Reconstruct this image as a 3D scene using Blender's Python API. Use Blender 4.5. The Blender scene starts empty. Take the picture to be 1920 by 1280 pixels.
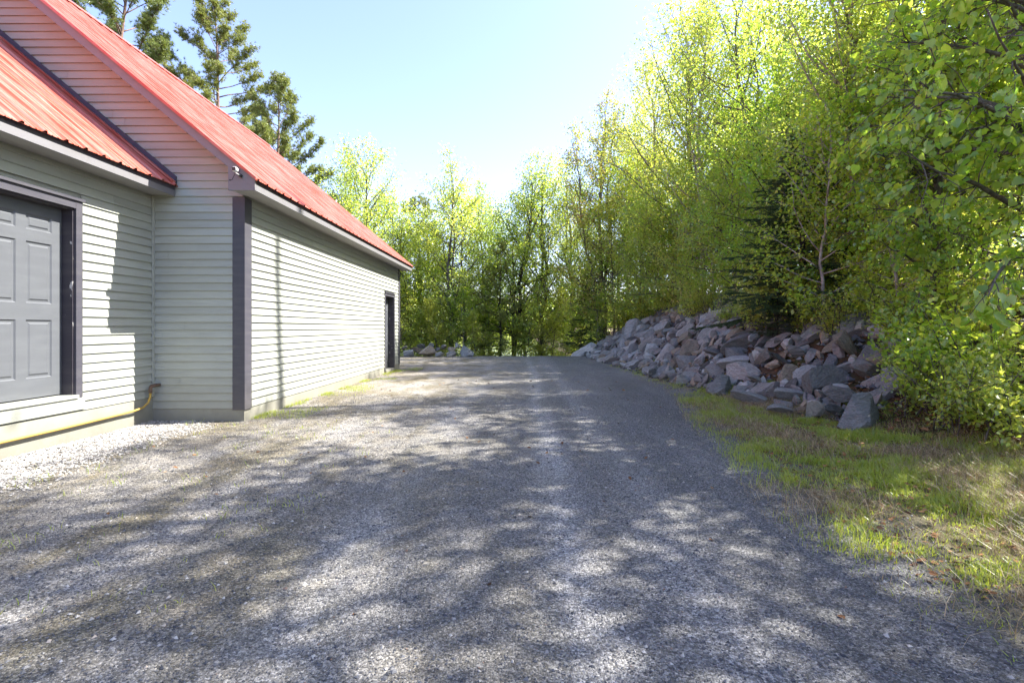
import bpy, math, numpy as np
from mathutils import Vector
S = bpy.context.scene
COL = S.collection
R = math.radians
VPX = 978                                  # the vanishing point of the barn wall
EYE = 1.25
SUN = np.array([1.0, .26, 1.2]); SUN /= np.linalg.norm(SUN)

# ------------------------------------------------------------------ helpers
class Geo:
    """collects vertices, faces of any size and one tint value per vertex, and links them as one mesh object"""
    def __init__(s): s.V = []; s.F = {}; s.T = []; s.n = 0
    def add(s, V, F, t=0.5):
        V = np.asarray(V, float).reshape(-1, 3)
        if isinstance(F, (list, tuple)) and F and not np.isscalar(F[0]) and len({len(f) for f in F}) > 1:
            groups = {}
            for f in F: groups.setdefault(len(f), []).append(f)
            for k, fs in groups.items(): s.F.setdefault(k, []).append(np.asarray(fs, int) + s.n)
        else:
            F = np.asarray(F, int); s.F.setdefault(F.shape[1], []).append(F + s.n)
        s.V.append(V); s.T.append(np.broadcast_to(np.asarray(t, float), (len(V),)))
        s.n += len(V)
    def box(s, a, b, t=0.5):
        x0, y0, z0 = a; x1, y1, z1 = b
        s.add([(x0,y0,z0),(x1,y0,z0),(x1,y1,z0),(x0,y1,z0),(x0,y0,z1),(x1,y0,z1),(x1,y1,z1),(x0,y1,z1)],
              [(0,3,2,1),(4,5,6,7),(0,1,5,4),(1,2,6,5),(2,3,7,6),(3,0,4,7)], t)
    def prism(s, poly, axis, a, b, t=0.5):
        """poly: 2D points in the two other axes, extruded along axis (0=x,1=y)"""
        n = len(poly)
        def mk(q, c): return (c, q[0], q[1]) if axis == 0 else (q[0], c, q[1])
        V = [mk(q, a) for q in poly] + [mk(q, b) for q in poly]
        F = [tuple(range(n))[::-1], tuple(range(n, 2*n))] + [(i, (i+1) % n, n+(i+1) % n, n+i) for i in range(n)]
        s.add(V, F, t)
    def tube(s, P, rad, k=6, t=0.5, cap=True):
        P = np.asarray(P, float); m = len(P)
        rad = np.broadcast_to(np.asarray(rad, float), (m,))
        D = np.gradient(P, axis=0); D /= np.linalg.norm(D, axis=1)[:, None] + 1e-9
        ref = np.array([0, 0, 1.]) if abs(D[0][2]) < .9 else np.array([1., 0, 0])
        A = np.cross(D, ref); A /= np.linalg.norm(A, axis=1)[:, None] + 1e-9
        B = np.cross(D, A)
        an = np.arange(k)*2*np.pi/k
        V = P[:, None] + rad[:, None, None]*(np.cos(an)[None, :, None]*A[:, None] + np.sin(an)[None, :, None]*B[:, None])
        i = np.arange(m-1)[:, None]*k; j = np.arange(k)[None]; j2 = (j+1) % k
        F = np.stack([i+j, i+k+j, i+k+j2, i+j2], -1).reshape(-1, 4)
        s.add(V.reshape(-1, 3), F, t)
        if cap and k > 3:
            s.F.setdefault(k, []).append(np.array([np.arange(k)[::-1] + s.n - k, np.arange(k) + s.n - m*k]))
    def mesh(s, name, mat, smooth=False):
        V = np.concatenate(s.V); T = np.concatenate(s.T)
        me = bpy.data.meshes.new(name)
        loops = []; starts = []; tot = 0
        for k, fs in s.F.items():
            f = np.concatenate(fs); loops.append(f.ravel())
            starts.append(tot + np.arange(len(f))*k); tot += f.size
        loops = np.concatenate(loops).astype(np.int32); starts = np.concatenate(starts).astype(np.int32)
        me.vertices.add(len(V)); me.vertices.foreach_set('co', V.astype(np.float32).ravel())
        me.loops.add(len(loops)); me.loops.foreach_set('vertex_index', loops)
        me.polygons.add(len(starts)); me.polygons.foreach_set('loop_start', starts)
        at = me.attributes.new('tint', 'FLOAT', 'POINT'); at.data.foreach_set('value', T.astype(np.float32))
        me.materials.append(mat)
        me.polygons.foreach_set('use_smooth', np.full(len(starts), smooth, bool))
        me.update(calc_edges=True); me.validate()
        return me
    def obj(s, name, mat, parent=None, smooth=False):
        return link(name, s.mesh(name, mat, smooth), parent)

def link(name, data, parent=None, loc=None):
    o = bpy.data.objects.new(name, data); COL.objects.link(o)
    if parent: o.parent = parent
    if loc is not None: o.location = loc
    return o
def tag(o, label=None, cat=None, group=None, kind=None):
    if label: o['label'] = label
    if cat: o['category'] = cat
    if group: o['group'] = group
    if kind: o['kind'] = kind
    return o
def empty(name, loc=(0, 0, 0), rz=0, scale=1):
    o = link(name, None); o.location = loc; o.rotation_euler = (0, 0, rz); o.scale = (scale,)*3 if np.isscalar(scale) else scale
    return o

def hash2(ix, iy, seed):
    h = (ix.astype(np.int64)*374761393 + iy.astype(np.int64)*668265263 + seed*982451653) & 0xffffffff
    h = ((h ^ (h >> 13))*1274126177) & 0xffffffff
    return ((h ^ (h >> 16)) & 0xffff)/65535.
def noise(x, y, f=1., seed=0):
    x = np.asarray(x, float)*f; y = np.asarray(y, float)*f
    ix = np.floor(x); iy = np.floor(y); u = x-ix; v = y-iy
    u = u*u*(3-2*u); v = v*v*(3-2*v)
    a = hash2(ix, iy, seed); b = hash2(ix+1, iy, seed); c = hash2(ix, iy+1, seed); d = hash2(ix+1, iy+1, seed)
    return (a*(1-u)+b*u)*(1-v)+(c*(1-u)+d*u)*v
def fbm(x, y, f=1., seed=0, o=3):
    return sum(noise(x, y, f*2**i, seed+i)*.5**i for i in range(o))/sum(.5**i for i in range(o))

# ------------------------------------------------------------------ terrain
def xbank(y): return np.interp(y, [-6, 2, 4.5, 6.5, 7.5, 10, 16, 22, 26, 40], [4.4, 4.1, 4.3, 4.35, 4.1, 3.75, 3.4, 3.0, 2.8, 2.6])
def xright(y): return np.interp(y, [-8, 2, 2.3, 2.8, 4.35, 6.8, 9, 12, 16, 22, 26], [2.1, 2.0, 1.9, 1.85, 2.1, 2.5, 3.0, 3.1, 3.1, 2.9, 2.8])
def height(x, y, rough=True):
    x = np.asarray(x, float); y = np.asarray(y, float)
    d = x - xbank(y)
    sl = np.interp(y, [-6, 3, 6, 8, 11, 15, 23, 30], [.42, .45, .5, .58, .72, .78, .72, .45])
    dd = np.log1p(np.exp(np.clip(d*5, -40, 40)))/5
    h = np.where(dd < 2.7, dd*sl, 2.7*sl + (np.minimum(dd, 12)-2.7)*.2)
    h = h + np.clip(x-xright(y), 0, 2.5)*.03
    drop = np.interp(y, [22.3, 26, 45, 60, 260, 300, 420, 700], [0, -.45, -3.6, -5, -5, -3, 14, 22])
    wd = np.interp(np.minimum(d, 12), [0, 5, 12], [1, .8, .35]) if np.ndim(d) else np.interp(d, [0, 5, 12], [1, .8, .35])
    wl = np.interp(x, [-14, -3.4], [.12, 1.]) ; wl = np.where(y > 34, np.maximum(wl, np.clip((y-34)/12, 0, 1)), wl)
    h = h + np.where(drop < 0, drop*np.minimum(wd, wl), drop)
    if rough:
        amp = .012 + .07*np.clip(d/1.5, 0, 1) + .05*np.clip((y-23)/3, 0, 1)
        h = h + (fbm(x, y, 1.1, 5)-.5)*amp*2
        # wheel ruts
        lane = np.exp(-((x-.28)/.16)**2) + np.exp(-((x+.95)/.2)**2)
        h = h - .014*lane*(np.abs(y) < 24)
    return h
def hz(x, y): return float(height(np.array([x]), np.array([y]))[0])
def ray(px, py):
    return np.array([(px-VPX)/960, 1., (614-py)/960])
def at(px, py, Y):
    d = ray(px, py); t = Y/d[1]
    return np.array([d[0]*t, Y, EYE + d[2]*t])
def on_ground(px, py):
    d = ray(px, py); t = 1.
    while t < 60:
        p = np.array([0, 0, EYE]) + d*t
        if p[2] < hz(p[0], p[1]): return p
        t += .03
    return p

# ------------------------------------------------------------------ materials
def mat(name):
    m = bpy.data.materials.new(name); m.use_nodes = True
    nt = m.node_tree; nt.nodes.clear()
    out = nt.nodes.new('ShaderNodeOutputMaterial')
    return m, nt, out
def N(nt, typ, **kw):
    n = nt.nodes.new(typ)
    for k, v in kw.items():
        if k.startswith('i_'): n.inputs[k[2:]].default_value = v
        else: setattr(n, k, v)
    return n
def ramp(nt, fac, stops, interp='LINEAR'):
    r = nt.nodes.new('ShaderNodeValToRGB'); r.color_ramp.interpolation = interp
    e = r.color_ramp.elements
    while len(e) < len(stops): e.new(.5)
    for q, (p, c) in zip(e, stops): q.position = p; q.color = (*c, 1) if len(c) == 3 else c
    nt.links.new(fac, r.inputs[0]); return r.outputs[0]
def mix(nt, fac, a, b, mode='MIX'):
    m = nt.nodes.new('ShaderNodeMix'); m.data_type = 'RGBA'; m.blend_type = mode
    for sock, v in ((m.inputs[0], fac), (m.inputs[6], a), (m.inputs[7], b)):
        if isinstance(v, bpy.types.NodeSocket): nt.links.new(v, sock)
        else: sock.default_value = v if np.isscalar(v) else (*v, 1)
    return m.outputs[2]
def math_(nt, op, a, b=0., c=None):
    m = nt.nodes.new('ShaderNodeMath'); m.operation = op
    for i, v in enumerate((a, b) if c is None else (a, b, c)):
        if isinstance(v, bpy.types.NodeSocket): nt.links.new(v, m.inputs[i])
        else: m.inputs[i].default_value = v
    return m.outputs[0]
def coords(nt, scale=(1, 1, 1), kind='Object', rot=(0, 0, 0)):
    tc = nt.nodes.new('ShaderNodeTexCoord'); mp = nt.nodes.new('ShaderNodeMapping')
    mp.inputs['Scale'].default_value = scale; mp.inputs['Rotation'].default_value = rot
    nt.links.new(tc.outputs[kind], mp.inputs[0]); return mp.outputs[0]
def noise_n(nt, vec, scale, detail=4, rough=.55, dist=0):
    n = N(nt, 'ShaderNodeTexNoise'); n.inputs['Scale'].default_value = scale; n.inputs['Detail'].default_value = detail
    n.inputs['Roughness'].default_value = rough; n.inputs['Distortion'].default_value = dist
    nt.links.new(vec, n.inputs['Vector']); return n.outputs['Fac']
def voro(nt, vec, scale, out='Distance', feature='F1'):
    n = N(nt, 'ShaderNodeTexVoronoi', feature=feature); n.inputs['Scale'].default_value = scale
    nt.links.new(vec, n.inputs['Vector']); return n.outputs[out]
def bump(nt, h, strength, dist, normal=None):
    b = N(nt, 'ShaderNodeBump'); b.inputs['Strength'].default_value = strength; b.inputs['Distance'].default_value = dist
    nt.links.new(h, b.inputs['Height'])
    if normal: nt.links.new(normal, b.inputs['Normal'])
    return b.outputs[0]
def principled(nt, out, color, rough=.7, normal=None, spec=.3, metallic=0):
    p = N(nt, 'ShaderNodeBsdfPrincipled')
    for sock, v in ((p.inputs['Base Color'], color), (p.inputs['Roughness'], rough), (p.inputs['Metallic'], metallic)):
        if isinstance(v, bpy.types.NodeSocket): nt.links.new(v, sock)
        else: sock.default_value = v if np.isscalar(v) else (*v, 1)
    p.inputs['Specular IOR Level'].default_value = spec
    if normal: nt.links.new(normal, p.inputs['Normal'])
    nt.links.new(p.outputs[0], out.inputs[0]); return p
def tint(nt):
    a = N(nt, 'ShaderNodeAttribute', attribute_name='tint'); return a.outputs['Fac']

def paint(name, col, var=.12, grime=.25, rough=.6, dirt=(.16, .15, .13), stretch=(1, 1, 6), peel=None):
    m, nt, out = mat(name)
    v = coords(nt, stretch)
    n1 = noise_n(nt, v, 2.2, 5); n2 = noise_n(nt, coords(nt), 9, 6, .65)
    t = tint(nt)
    c = mix(nt, t, tuple(x*(1-var) for x in col), tuple(min(1, x*(1+var)) for x in col))
    c = mix(nt, math_(nt, 'MULTIPLY', ramp(nt, n1, [(.45, (0, 0, 0)), (.8, (1, 1, 1))]), grime), c, dirt)
    c = mix(nt, math_(nt, 'MULTIPLY', ramp(nt, n2, [(.55, (0, 0, 0)), (.75, (1, 1, 1))]), grime*.7), c, tuple(x*.6 for x in col))
    xyz = N(nt, 'ShaderNodeSeparateXYZ'); nt.links.new(coords(nt), xyz.inputs[0])
    sp = math_(nt, 'MULTIPLY', ramp(nt, math_(nt, 'MULTIPLY_ADD', xyz.outputs[2], 1.1, math_(nt, 'MULTIPLY', noise_n(nt, coords(nt, (1, 1, .4)), 5, 5, .7), .5)), [(.25, (1, 1, 1)), (.95, (0, 0, 0))]), grime*1.3)
    c = mix(nt, sp, c, (.17, .15, .115))
    if peel:
        n3 = noise_n(nt, coords(nt, (1, 1, .35)), 16, 4, .6)
        c = mix(nt, ramp(nt, n3, [(.66, (0, 0, 0)), (.69, (1, 1, 1))]), c, peel)
    fine = noise_n(nt, coords(nt, (3, 3, 40)), 6, 4)
    principled(nt, out, c, rough, bump(nt, fine, .25, .004), .35)
    return m

M = {}
M['siding'] = paint('siding_paint', (.365, .378, .325), .08, .25)
M['trim'] = paint('trim_paint', (.068, .066, .08), .05, .2, .5, dirt=(.2, .19, .18))
M['fascia'] = paint('fascia_paint', (.20, .195, .2), .06, .35, .55)
M['soffit'] = paint('soffit_paint', (.30, .29, .28), .05, .25, .7)
M['door'] = paint('door_paint', (.11, .117, .126), .05, .22, .45, dirt=(.2, .21, .22))
M['jamb'] = paint('jamb_paint', (.045, .04, .05), .05, .3, .5, peel=(.5, .48, .45))
M['flash'] = paint('flashing_metal', (.05, .055, .085), .05, .2, .4)
M['foundation'] = paint('parged_foundation', (.36, .37, .31), .05, .5, .9, stretch=(1, 1, 1), dirt=(.22, .2, .15))
M['white'] = paint('white_plastic', (.72, .72, .7), .03, .1, .4)
M['black'] = paint('black_plastic', (.02, .02, .022), .03, .1, .35)
M['yellow'] = paint('yellow_coating', (.62, .38, .03), .05, .35, .45, dirt=(.35, .2, .06))
M['rust'] = paint('rusty_fitting', (.10, .04, .02), .1, .6, .8, dirt=(.2, .09, .04))
M['steel'] = paint('galvanised_plate', (.3, .3, .29), .05, .3, .5)

def roof_mat():
    m, nt, out = mat('red_ribbed_metal')
    n1 = noise_n(nt, coords(nt, (1.2, 5, 1.2)), 1.4, 5); n2 = noise_n(nt, coords(nt, (.6, 14, .6)), 3, 5, .6)
    c = mix(nt, n1, (.42, .058, .026), (.50, .10, .055))
    c = mix(nt, math_(nt, 'MULTIPLY', ramp(nt, n2, [(.42, (0, 0, 0)), (.72, (1, 1, 1))]), .62), c, (.64, .38, .31))
    r = math_(nt, 'MULTIPLY_ADD', n2, .2, .26)
    principled(nt, out, c, r, bump(nt, n1, .08, .01), .6)
    return m
M['roof'] = roof_mat()

def ground_mat():
    m, nt, out = mat('forest_soil_and_litter')
    v = coords(nt)
    a = noise_n(nt, v, 1.3, 6, .6); b = noise_n(nt, v, 14, 6, .7); c3 = voro(nt, v, 30, 'Color')
    c = ramp(nt, b, [(.3, (.03, .021, .016)), (.5, (.07, .048, .032)), (.7, (.13, .09, .058))])
    sep = N(nt, 'ShaderNodeSeparateColor'); nt.links.new(c3, sep.inputs[0])
    c = mix(nt, math_(nt, 'MULTIPLY', sep.outputs[0], .5), c, (.11, .058, .028))
    g = ramp(nt, a, [(.45, (0, 0, 0)), (.62, (1, 1, 1))])
    c = mix(nt, math_(nt, 'MULTIPLY', g, .55), c, (.06, .08, .02))
    vg = mix(nt, noise_n(nt, coords(nt), 5, 5, .7), (.10, .10, .035), mix(nt, b, (.10, .075, .04), (.34, .27, .16)))
    c = mix(nt, math_(nt, 'MULTIPLY', tint(nt), .85), c, vg)
    principled(nt, out, c, .95, bump(nt, b, .8, .05), .1)
    return m
M['ground'] = ground_mat()

def driveway_mat():
    m, nt, out = mat('crushed_stone')
    v = coords(nt)
    big = noise_n(nt, coords(nt, (1, .3, 1)), 1.1, 4, .6); mid = noise_n(nt, coords(nt, (1, .45, 1)), 4.2, 5, .65, .4)
    warp = noise_n(nt, v, 30, 3)
    fine = noise_n(nt, v, 55, 5, .75)
    cell = voro(nt, v, 105, 'Color'); cd = voro(nt, v, 105, 'Distance')
    sep = N(nt, 'ShaderNodeSeparateColor'); nt.links.new(cell, sep.inputs[0])
    cell2 = voro(nt, v, 240, 'Color')
    sep2 = N(nt, 'ShaderNodeSeparateColor'); nt.links.new(cell2, sep2.inputs[0])
    xyz = N(nt, 'ShaderNodeSeparateXYZ'); nt.links.new(v, xyz.inputs[0]); X = xyz.outputs[0]; Y = xyz.outputs[1]
    Xw = math_(nt, 'ADD', X, math_(nt, 'MULTIPLY', math_(nt, 'SUBTRACT', big, .5), .7))
    def band(c0, w, amp):
        q = math_(nt, 'DIVIDE', math_(nt, 'SUBTRACT', Xw, c0), w)
        return math_(nt, 'MULTIPLY', math_(nt, 'EXPONENT', math_(nt, 'MULTIPLY', math_(nt, 'MULTIPLY', q, q), -1.)), amp)
    tr = math_(nt, 'ADD', band(.28, .14, 1.), math_(nt, 'ADD', band(-.95, .2, .8), math_(nt, 'ADD', band(.85, .2, .5), math_(nt, 'ADD', band(-2.2, .25, .6), band(-1.75, .1, .35)))))
    tr = math_(nt, 'MULTIPLY', tr, math_(nt, 'MULTIPLY_ADD', mid, 1.3, .35))
    dark = mix(nt, ramp(nt, big, [(.3, (0, 0, 0)), (.7, (1, 1, 1))]), (.098, .099, .098), (.175, .172, .165))
    c = mix(nt, math_(nt, 'MINIMUM', math_(nt, 'MULTIPLY', tr, .75), 1.), dark, (.31, .305, .295))
    # paler dusty stone away from the tracks towards the building and the far end
    dust = math_(nt, 'MULTIPLY', math_(nt, 'ADD', ramp(nt, math_(nt, 'MULTIPLY_ADD', X, -.2, .32), [(0, (0, 0, 0)), (.85, (1, 1, 1))]), ramp(nt, math_(nt, 'MULTIPLY_ADD', Y, .06, -.3), [(0, (0, 0, 0)), (1, (.7, .7, .7))])), math_(nt, 'MULTIPLY_ADD', mid, 1.2, .05))
    c = mix(nt, math_(nt, 'MINIMUM', math_(nt, 'MULTIPLY', dust, .75), 1.), c, (.31, .278, .23))
    # mossy, dead-needle patches
    mo = ramp(nt, noise_n(nt, coords(nt, (1, .4, 1)), 1.7, 6, .7), [(.44, (0, 0, 0)), (.58, (1, 1, 1))])
    mo = math_(nt, 'MULTIPLY', mo, ramp(nt, math_(nt, 'MULTIPLY_ADD', X, -.3, .35), [(0, (.12, .12, .12)), (1, (1, 1, 1))]))
    c = mix(nt, math_(nt, 'MULTIPLY', mo, math_(nt, 'MULTIPLY_ADD', fine, .9, .15)), c, mix(nt, mid, (.075, .075, .022), (.14, .095, .045)))
    # stones
    st = math_(nt, 'MULTIPLY_ADD', math_(nt, 'POWER', sep.outputs[0], 1.8), 1.25, .6)
    st2 = math_(nt, 'MULTIPLY_ADD', sep2.outputs[0], .8, .6)
    k = N(nt, 'ShaderNodeCombineColor'); s12 = math_(nt, 'MULTIPLY', st, math_(nt, 'MULTIPLY', st2, math_(nt, 'MULTIPLY_ADD', fine, .9, .55)))
    for i in range(3): nt.links.new(s12, k.inputs[i])
    c = mix(nt, 1., c, k.outputs[0], 'MULTIPLY')
    vg = mix(nt, noise_n(nt, v, 5, 5, .7), (.085, .085, .03), mix(nt, fine, (.07, .052, .03), (.27, .21, .125)))
    c = mix(nt, tint(nt), c, vg)
    h = math_(nt, 'ADD', math_(nt, 'MULTIPLY', cd, -.5), math_(nt, 'MULTIPLY', fine, .8))
    nrm = bump(nt, h, .9, .012)
    nrm = bump(nt, mid, .35, .05, nrm)
    principled(nt, out, c, .9, nrm, .2)
    return m
M['driveway'] = driveway_mat()

def tintmat(name, stops, rough=.85, spec=.2, bumpscale=0, bstr=.4):
    m, nt, out = mat(name)
    c = ramp(nt, tint(nt), stops)
    nrm = None
    if bumpscale:
        n = noise_n(nt, coords(nt), bumpscale, 5, .65)
        c = mix(nt, math_(nt, 'MULTIPLY', ramp(nt, n, [(.35, (0, 0, 0)), (.75, (1, 1, 1))]), .5), c, mix(nt, .5, c, (.02, .02, .02)))
        nrm = bump(nt, n, bstr, .02)
    principled(nt, out, c, rough, nrm, spec)
    return m
M['pebble'] = tintmat('washed_pebbles', [(0, (.15, .145, .14)), (.4, (.34, .325, .3)), (.9, (.5, .475, .43)), (1, (.42, .35, .28))])
M['stone'] = tintmat('loose_stone_chips', [(0, (.05, .053, .06)), (.55, (.12, .122, .13)), (.85, (.19, .187, .18)), (.97, (.29, .28, .26)), (1, (.22, .14, .10))])
M['deadleaf'] = tintmat('dead_leaf_litter', [(0, (.05, .025, .012)), (.4, (.14, .065, .028)), (.75, (.24, .12, .045)), (1, (.34, .2, .09))])

def rock_mat(name, a, b, lichen):
    m, nt, out = mat(name)
    v = coords(nt)
    n1 = noise_n(nt, v, 2.2, 6, .65); n2 = noise_n(nt, v, 11, 8, .72); n3 = noise_n(nt, coords(nt, (1, 1, 4), rot=(.5, .3, 0)), 4, 6, .6, .6)
    oi = N(nt, 'ShaderNodeObjectInfo')
    c = mix(nt, n1, a, b)
    c = mix(nt, math_(nt, 'MULTIPLY', ramp(nt, n3, [(.42, (1, 1, 1)), (.58, (0, 0, 0))]), .4), c, tuple(x*.45 for x in a))
    c = mix(nt, ramp(nt, n2, [(.56, (0, 0, 0)), (.72, (.75, .75, .75))]), c, lichen)
    k = math_(nt, 'MULTIPLY_ADD', oi.outputs['Random'], .7, .65)
    kc = N(nt, 'ShaderNodeCombineColor')
    for i in range(3): nt.links.new(k, kc.inputs[i])
    c = mix(nt, 1., c, kc.outputs[0], 'MULTIPLY')
    principled(nt, out, c, .85, bump(nt, math_(nt, 'ADD', n2, n3), .9, .06), .25)
    return m
ROCKS = {
 'blue-grey':   rock_mat('blue_grey_stone', (0.242, 0.250, 0.244), (0.409, 0.418, 0.398), (0.558, 0.558, 0.558)),
 'purple-grey': rock_mat('purple_grey_stone', (0.255, 0.239, 0.226), (0.427, 0.405, 0.375), (0.558, 0.558, 0.547)),
 'brownish':    rock_mat('brownish_stone', (0.255, 0.211, 0.154), (0.420, 0.356, 0.274), (0.558, 0.535, 0.440)),
 'pale grey':   rock_mat('pale_grey_stone', (0.345, 0.341, 0.311), (0.535, 0.529, 0.482), (0.558, 0.558, 0.558)),
 'charcoal':    rock_mat('charcoal_stone', (0.108, 0.112, 0.107), (0.204, 0.206, 0.196), (0.383, 0.383, 0.345)),
}

def leaf_mat(name, stops, trans, tw=.5, gloss=.08, rough=.38):
    m, nt, out = mat(name)
    t = tint(nt)
    oi = N(nt, 'ShaderNodeObjectInfo')
    tt = math_(nt, 'ADD', t, math_(nt, 'MULTIPLY', math_(nt, 'SUBTRACT', oi.outputs['Random'], .5), .35))
    c = ramp(nt, tt, stops)
    ct = ramp(nt, tt, trans)
    d = N(nt, 'ShaderNodeBsdfDiffuse'); nt.links.new(c, d.inputs[0])
    tr = N(nt, 'ShaderNodeBsdfTranslucent'); nt.links.new(ct, tr.inputs[0])
    mx = N(nt, 'ShaderNodeMixShader'); mx.inputs[0].default_value = tw
    nt.links.new(d.outputs[0], mx.inputs[1]); nt.links.new(tr.outputs[0], mx.inputs[2])
    g = N(nt, 'ShaderNodeBsdfGlossy'); g.inputs['Roughness'].default_value = rough
    g.inputs[0].default_value = (.9, .95, .9, 1)
    mg = N(nt, 'ShaderNodeMixShader'); mg.inputs[0].default_value = gloss
    nt.links.new(mx.outputs[0], mg.inputs[1]); nt.links.new(g.outputs[0], mg.inputs[2])
    nt.links.new(mg.outputs[0], out.inputs[0])
    return m
M['leaf'] = leaf_mat('spring_leaves', [(0, (.09, .18, .02)), (.45, (.19, .285, .028)), (.8, (.31, .365, .035)), (1, (.42, .41, .07))],
                     [(0, (.36, .57, .06)), (.45, (.61, .74, .09)), (.8, (.80, .82, .12)), (1, (.90, .82, .14))], .64)
M['leaf_olive'] = leaf_mat('olive_young_leaves', [(0, (.12, .17, .04)), (.5, (.21, .27, .05)), (.85, (.34, .29, .07)), (1, (.40, .26, .10))],
                     [(0, (.38, .56, .06)), (.5, (.55, .68, .08)), (.85, (.72, .62, .13)), (1, (.7, .48, .15))], .55)
M['leaf_green'] = leaf_mat('fresh_broad_leaves', [(0, (.09, .21, .03)), (.5, (.18, .31, .035)), (1, (.31, .40, .05))],
                     [(0, (.36, .64, .06)), (.5, (.60, .80, .06)), (1, (.82, .86, .08))], .62, .07)
M['needle'] = leaf_mat('pine_needles', [(0, (.13, .19, .045)), (.5, (.25, .31, .07)), (1, (.42, .42, .12))], [(0, (.14, .2, .04)), (1, (.45, .45, .09))], .35, .05)
M['spruce'] = leaf_mat('spruce_needles', [(0, (.03, .06, .028)), (.6, (.07, .115, .045)), (1, (.12, .17, .06))], [(0, (.03, .08, .03)), (1, (.12, .2, .05))], .3, .05)
M['grass'] = leaf_mat('grass_blades', [(0, (.06, .12, .015)), (.5, (.2, .29, .03)), (1, (.37, .38, .07))], [(0, (.36, .54, .03)), (.5, (.62, .72, .05)), (1, (.78, .76, .12))], .45, .06)
M['straw'] = leaf_mat('dry_grass', [(0, (.16, .115, .06)), (.5, (.40, .31, .17)), (1, (.60, .49, .31))], [(0, (.14, .1, .04)), (1, (.4, .3, .15))], .25, .04)

def bark_mat(name, a, b, scale=(6, 6, 1.2), flake=None):
    m, nt, out = mat(name)
    n = noise_n(nt, coords(nt, scale), 3, 6, .7); n2 = noise_n(nt, coords(nt), 3, 4)
    c = mix(nt, ramp(nt, n, [(.35, (0, 0, 0)), (.65, (1, 1, 1))]), a, b)
    c = mix(nt, math_(nt, 'MULTIPLY', ramp(nt, n2, [(.5, (0, 0, 0)), (.65, (1, 1, 1))]), .5), c, flake or tuple(x*.6 for x in a))
    principled(nt, out, c, .9, bump(nt, n, .6, .03), .15)
    return m
M['bark'] = bark_mat('grey_bark', (.07, .06, .05), (.17, .155, .14), flake=(.1, .11, .08))
M['bark_pale'] = bark_mat('pale_bark', (.22, .2, .18), (.42, .39, .36), (2, 2, 7), (.1, .09, .08))
M['bark_pine'] = bark_mat('pine_bark', (.13, .085, .06), (.30, .21, .155))
M['bark_dark'] = bark_mat('dark_bark', (.025, .02, .017), (.07, .058, .05))

def water_mat():
    m, nt, out = mat('lake_water')
    n = noise_n(nt, coords(nt), .8, 4)
    principled(nt, out, (.02, .03, .035), .08, bump(nt, n, .15, .3), .5)
    return m
M['water'] = water_mat()

# ------------------------------------------------------------------ ground, driveway, lake
def grid_obj(name, xs, ys, mat_, zf, smooth=True, tf=None):
    Xg, Yg = np.meshgrid(xs, ys) if xs.ndim == 1 else (xs, ys)
    Zg = zf(Xg, Yg)
    r, c = Xg.shape
    i = np.arange(r-1)[:, None]*c + np.arange(c-1)[None]
    F = np.stack([i, i+1, i+c+1, i+c], -1).reshape(-1, 4)
    g = Geo(); g.add(np.stack([Xg, Yg, Zg], -1).reshape(-1, 3), F, .5 if tf is None else tf(Xg, Yg).ravel())
    return g.obj(name, mat_, None, smooth)
def spread(a, b, step, far):
    mid = np.arange(a, b+step*.5, step); out_ = []; s_ = step; p = b
    while p < far: s_ *= 1.25; p += s_; out_.append(p)
    lo = []; s_ = step; p = a
    while p > -far: s_ *= 1.25; p -= s_; lo.append(p)
    return np.concatenate([lo[::-1], mid, out_])
gx = spread(-14, 18, .2, 900); gy = spread(-3, 30, .2, 900)
tag(grid_obj('ground', gx, gy, M['ground'], height, tf=lambda x, y: np.clip((x-xright(y)-.1)/.4, 0, 1)*np.clip((xbank(y)+.1-x+.7*(fbm(x, y, 1.3, 9)-.5))/.5, 0, 1)), kind='structure')
ly = np.arange(-7, 24.01, .1); lu = np.linspace(0, 1, 90)
def left_edge(y): return np.where(y < 15.5, -4.88, np.interp(y, [15.5, 16.5, 24], [-4.88, -6.5, -7.5]))
def drive_xy():
    Yg, U = np.meshgrid(ly, lu, indexing='ij')
    l = left_edge(Yg); r = xright(Yg) + .95 + (fbm(Yg*0+3, Yg, .9, 21)-.5)*.5 + (noise(Yg*0, Yg, 4., 22)-.5)*.22 + (noise(Yg*0, Yg, 11., 23)-.5)*.12
    endcut = 23.4 + (noise(U*8, U*0, 1, 30)-.5)*.5
    Yg2 = np.minimum(Yg, endcut)
    return l+(r-l)*U, Yg2
dx, dy = drive_xy()
tag(grid_obj('driveway', dx, dy, M['driveway'], lambda x, y: height(x, y)+.010 - .02*np.clip((np.abs((x-left_edge(y))/(xright(y)+.9-left_edge(y))-.5)-.46)/.04, 0, 1), tf=lambda x, y: np.clip((x-xright(y)+.12)/.6 + (fbm(x, y, 2.2, 88)-.5)*1.5, 0, 1)), kind='structure')
g = Geo(); g.add([(-500, 38, -3.3), (500, 38, -3.3), (500, 330, -3.3), (-500, 330, -3.3)], [(0, 1, 2, 3)])
tag(g.obj('lake_water', M['water']), kind='structure')

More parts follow.
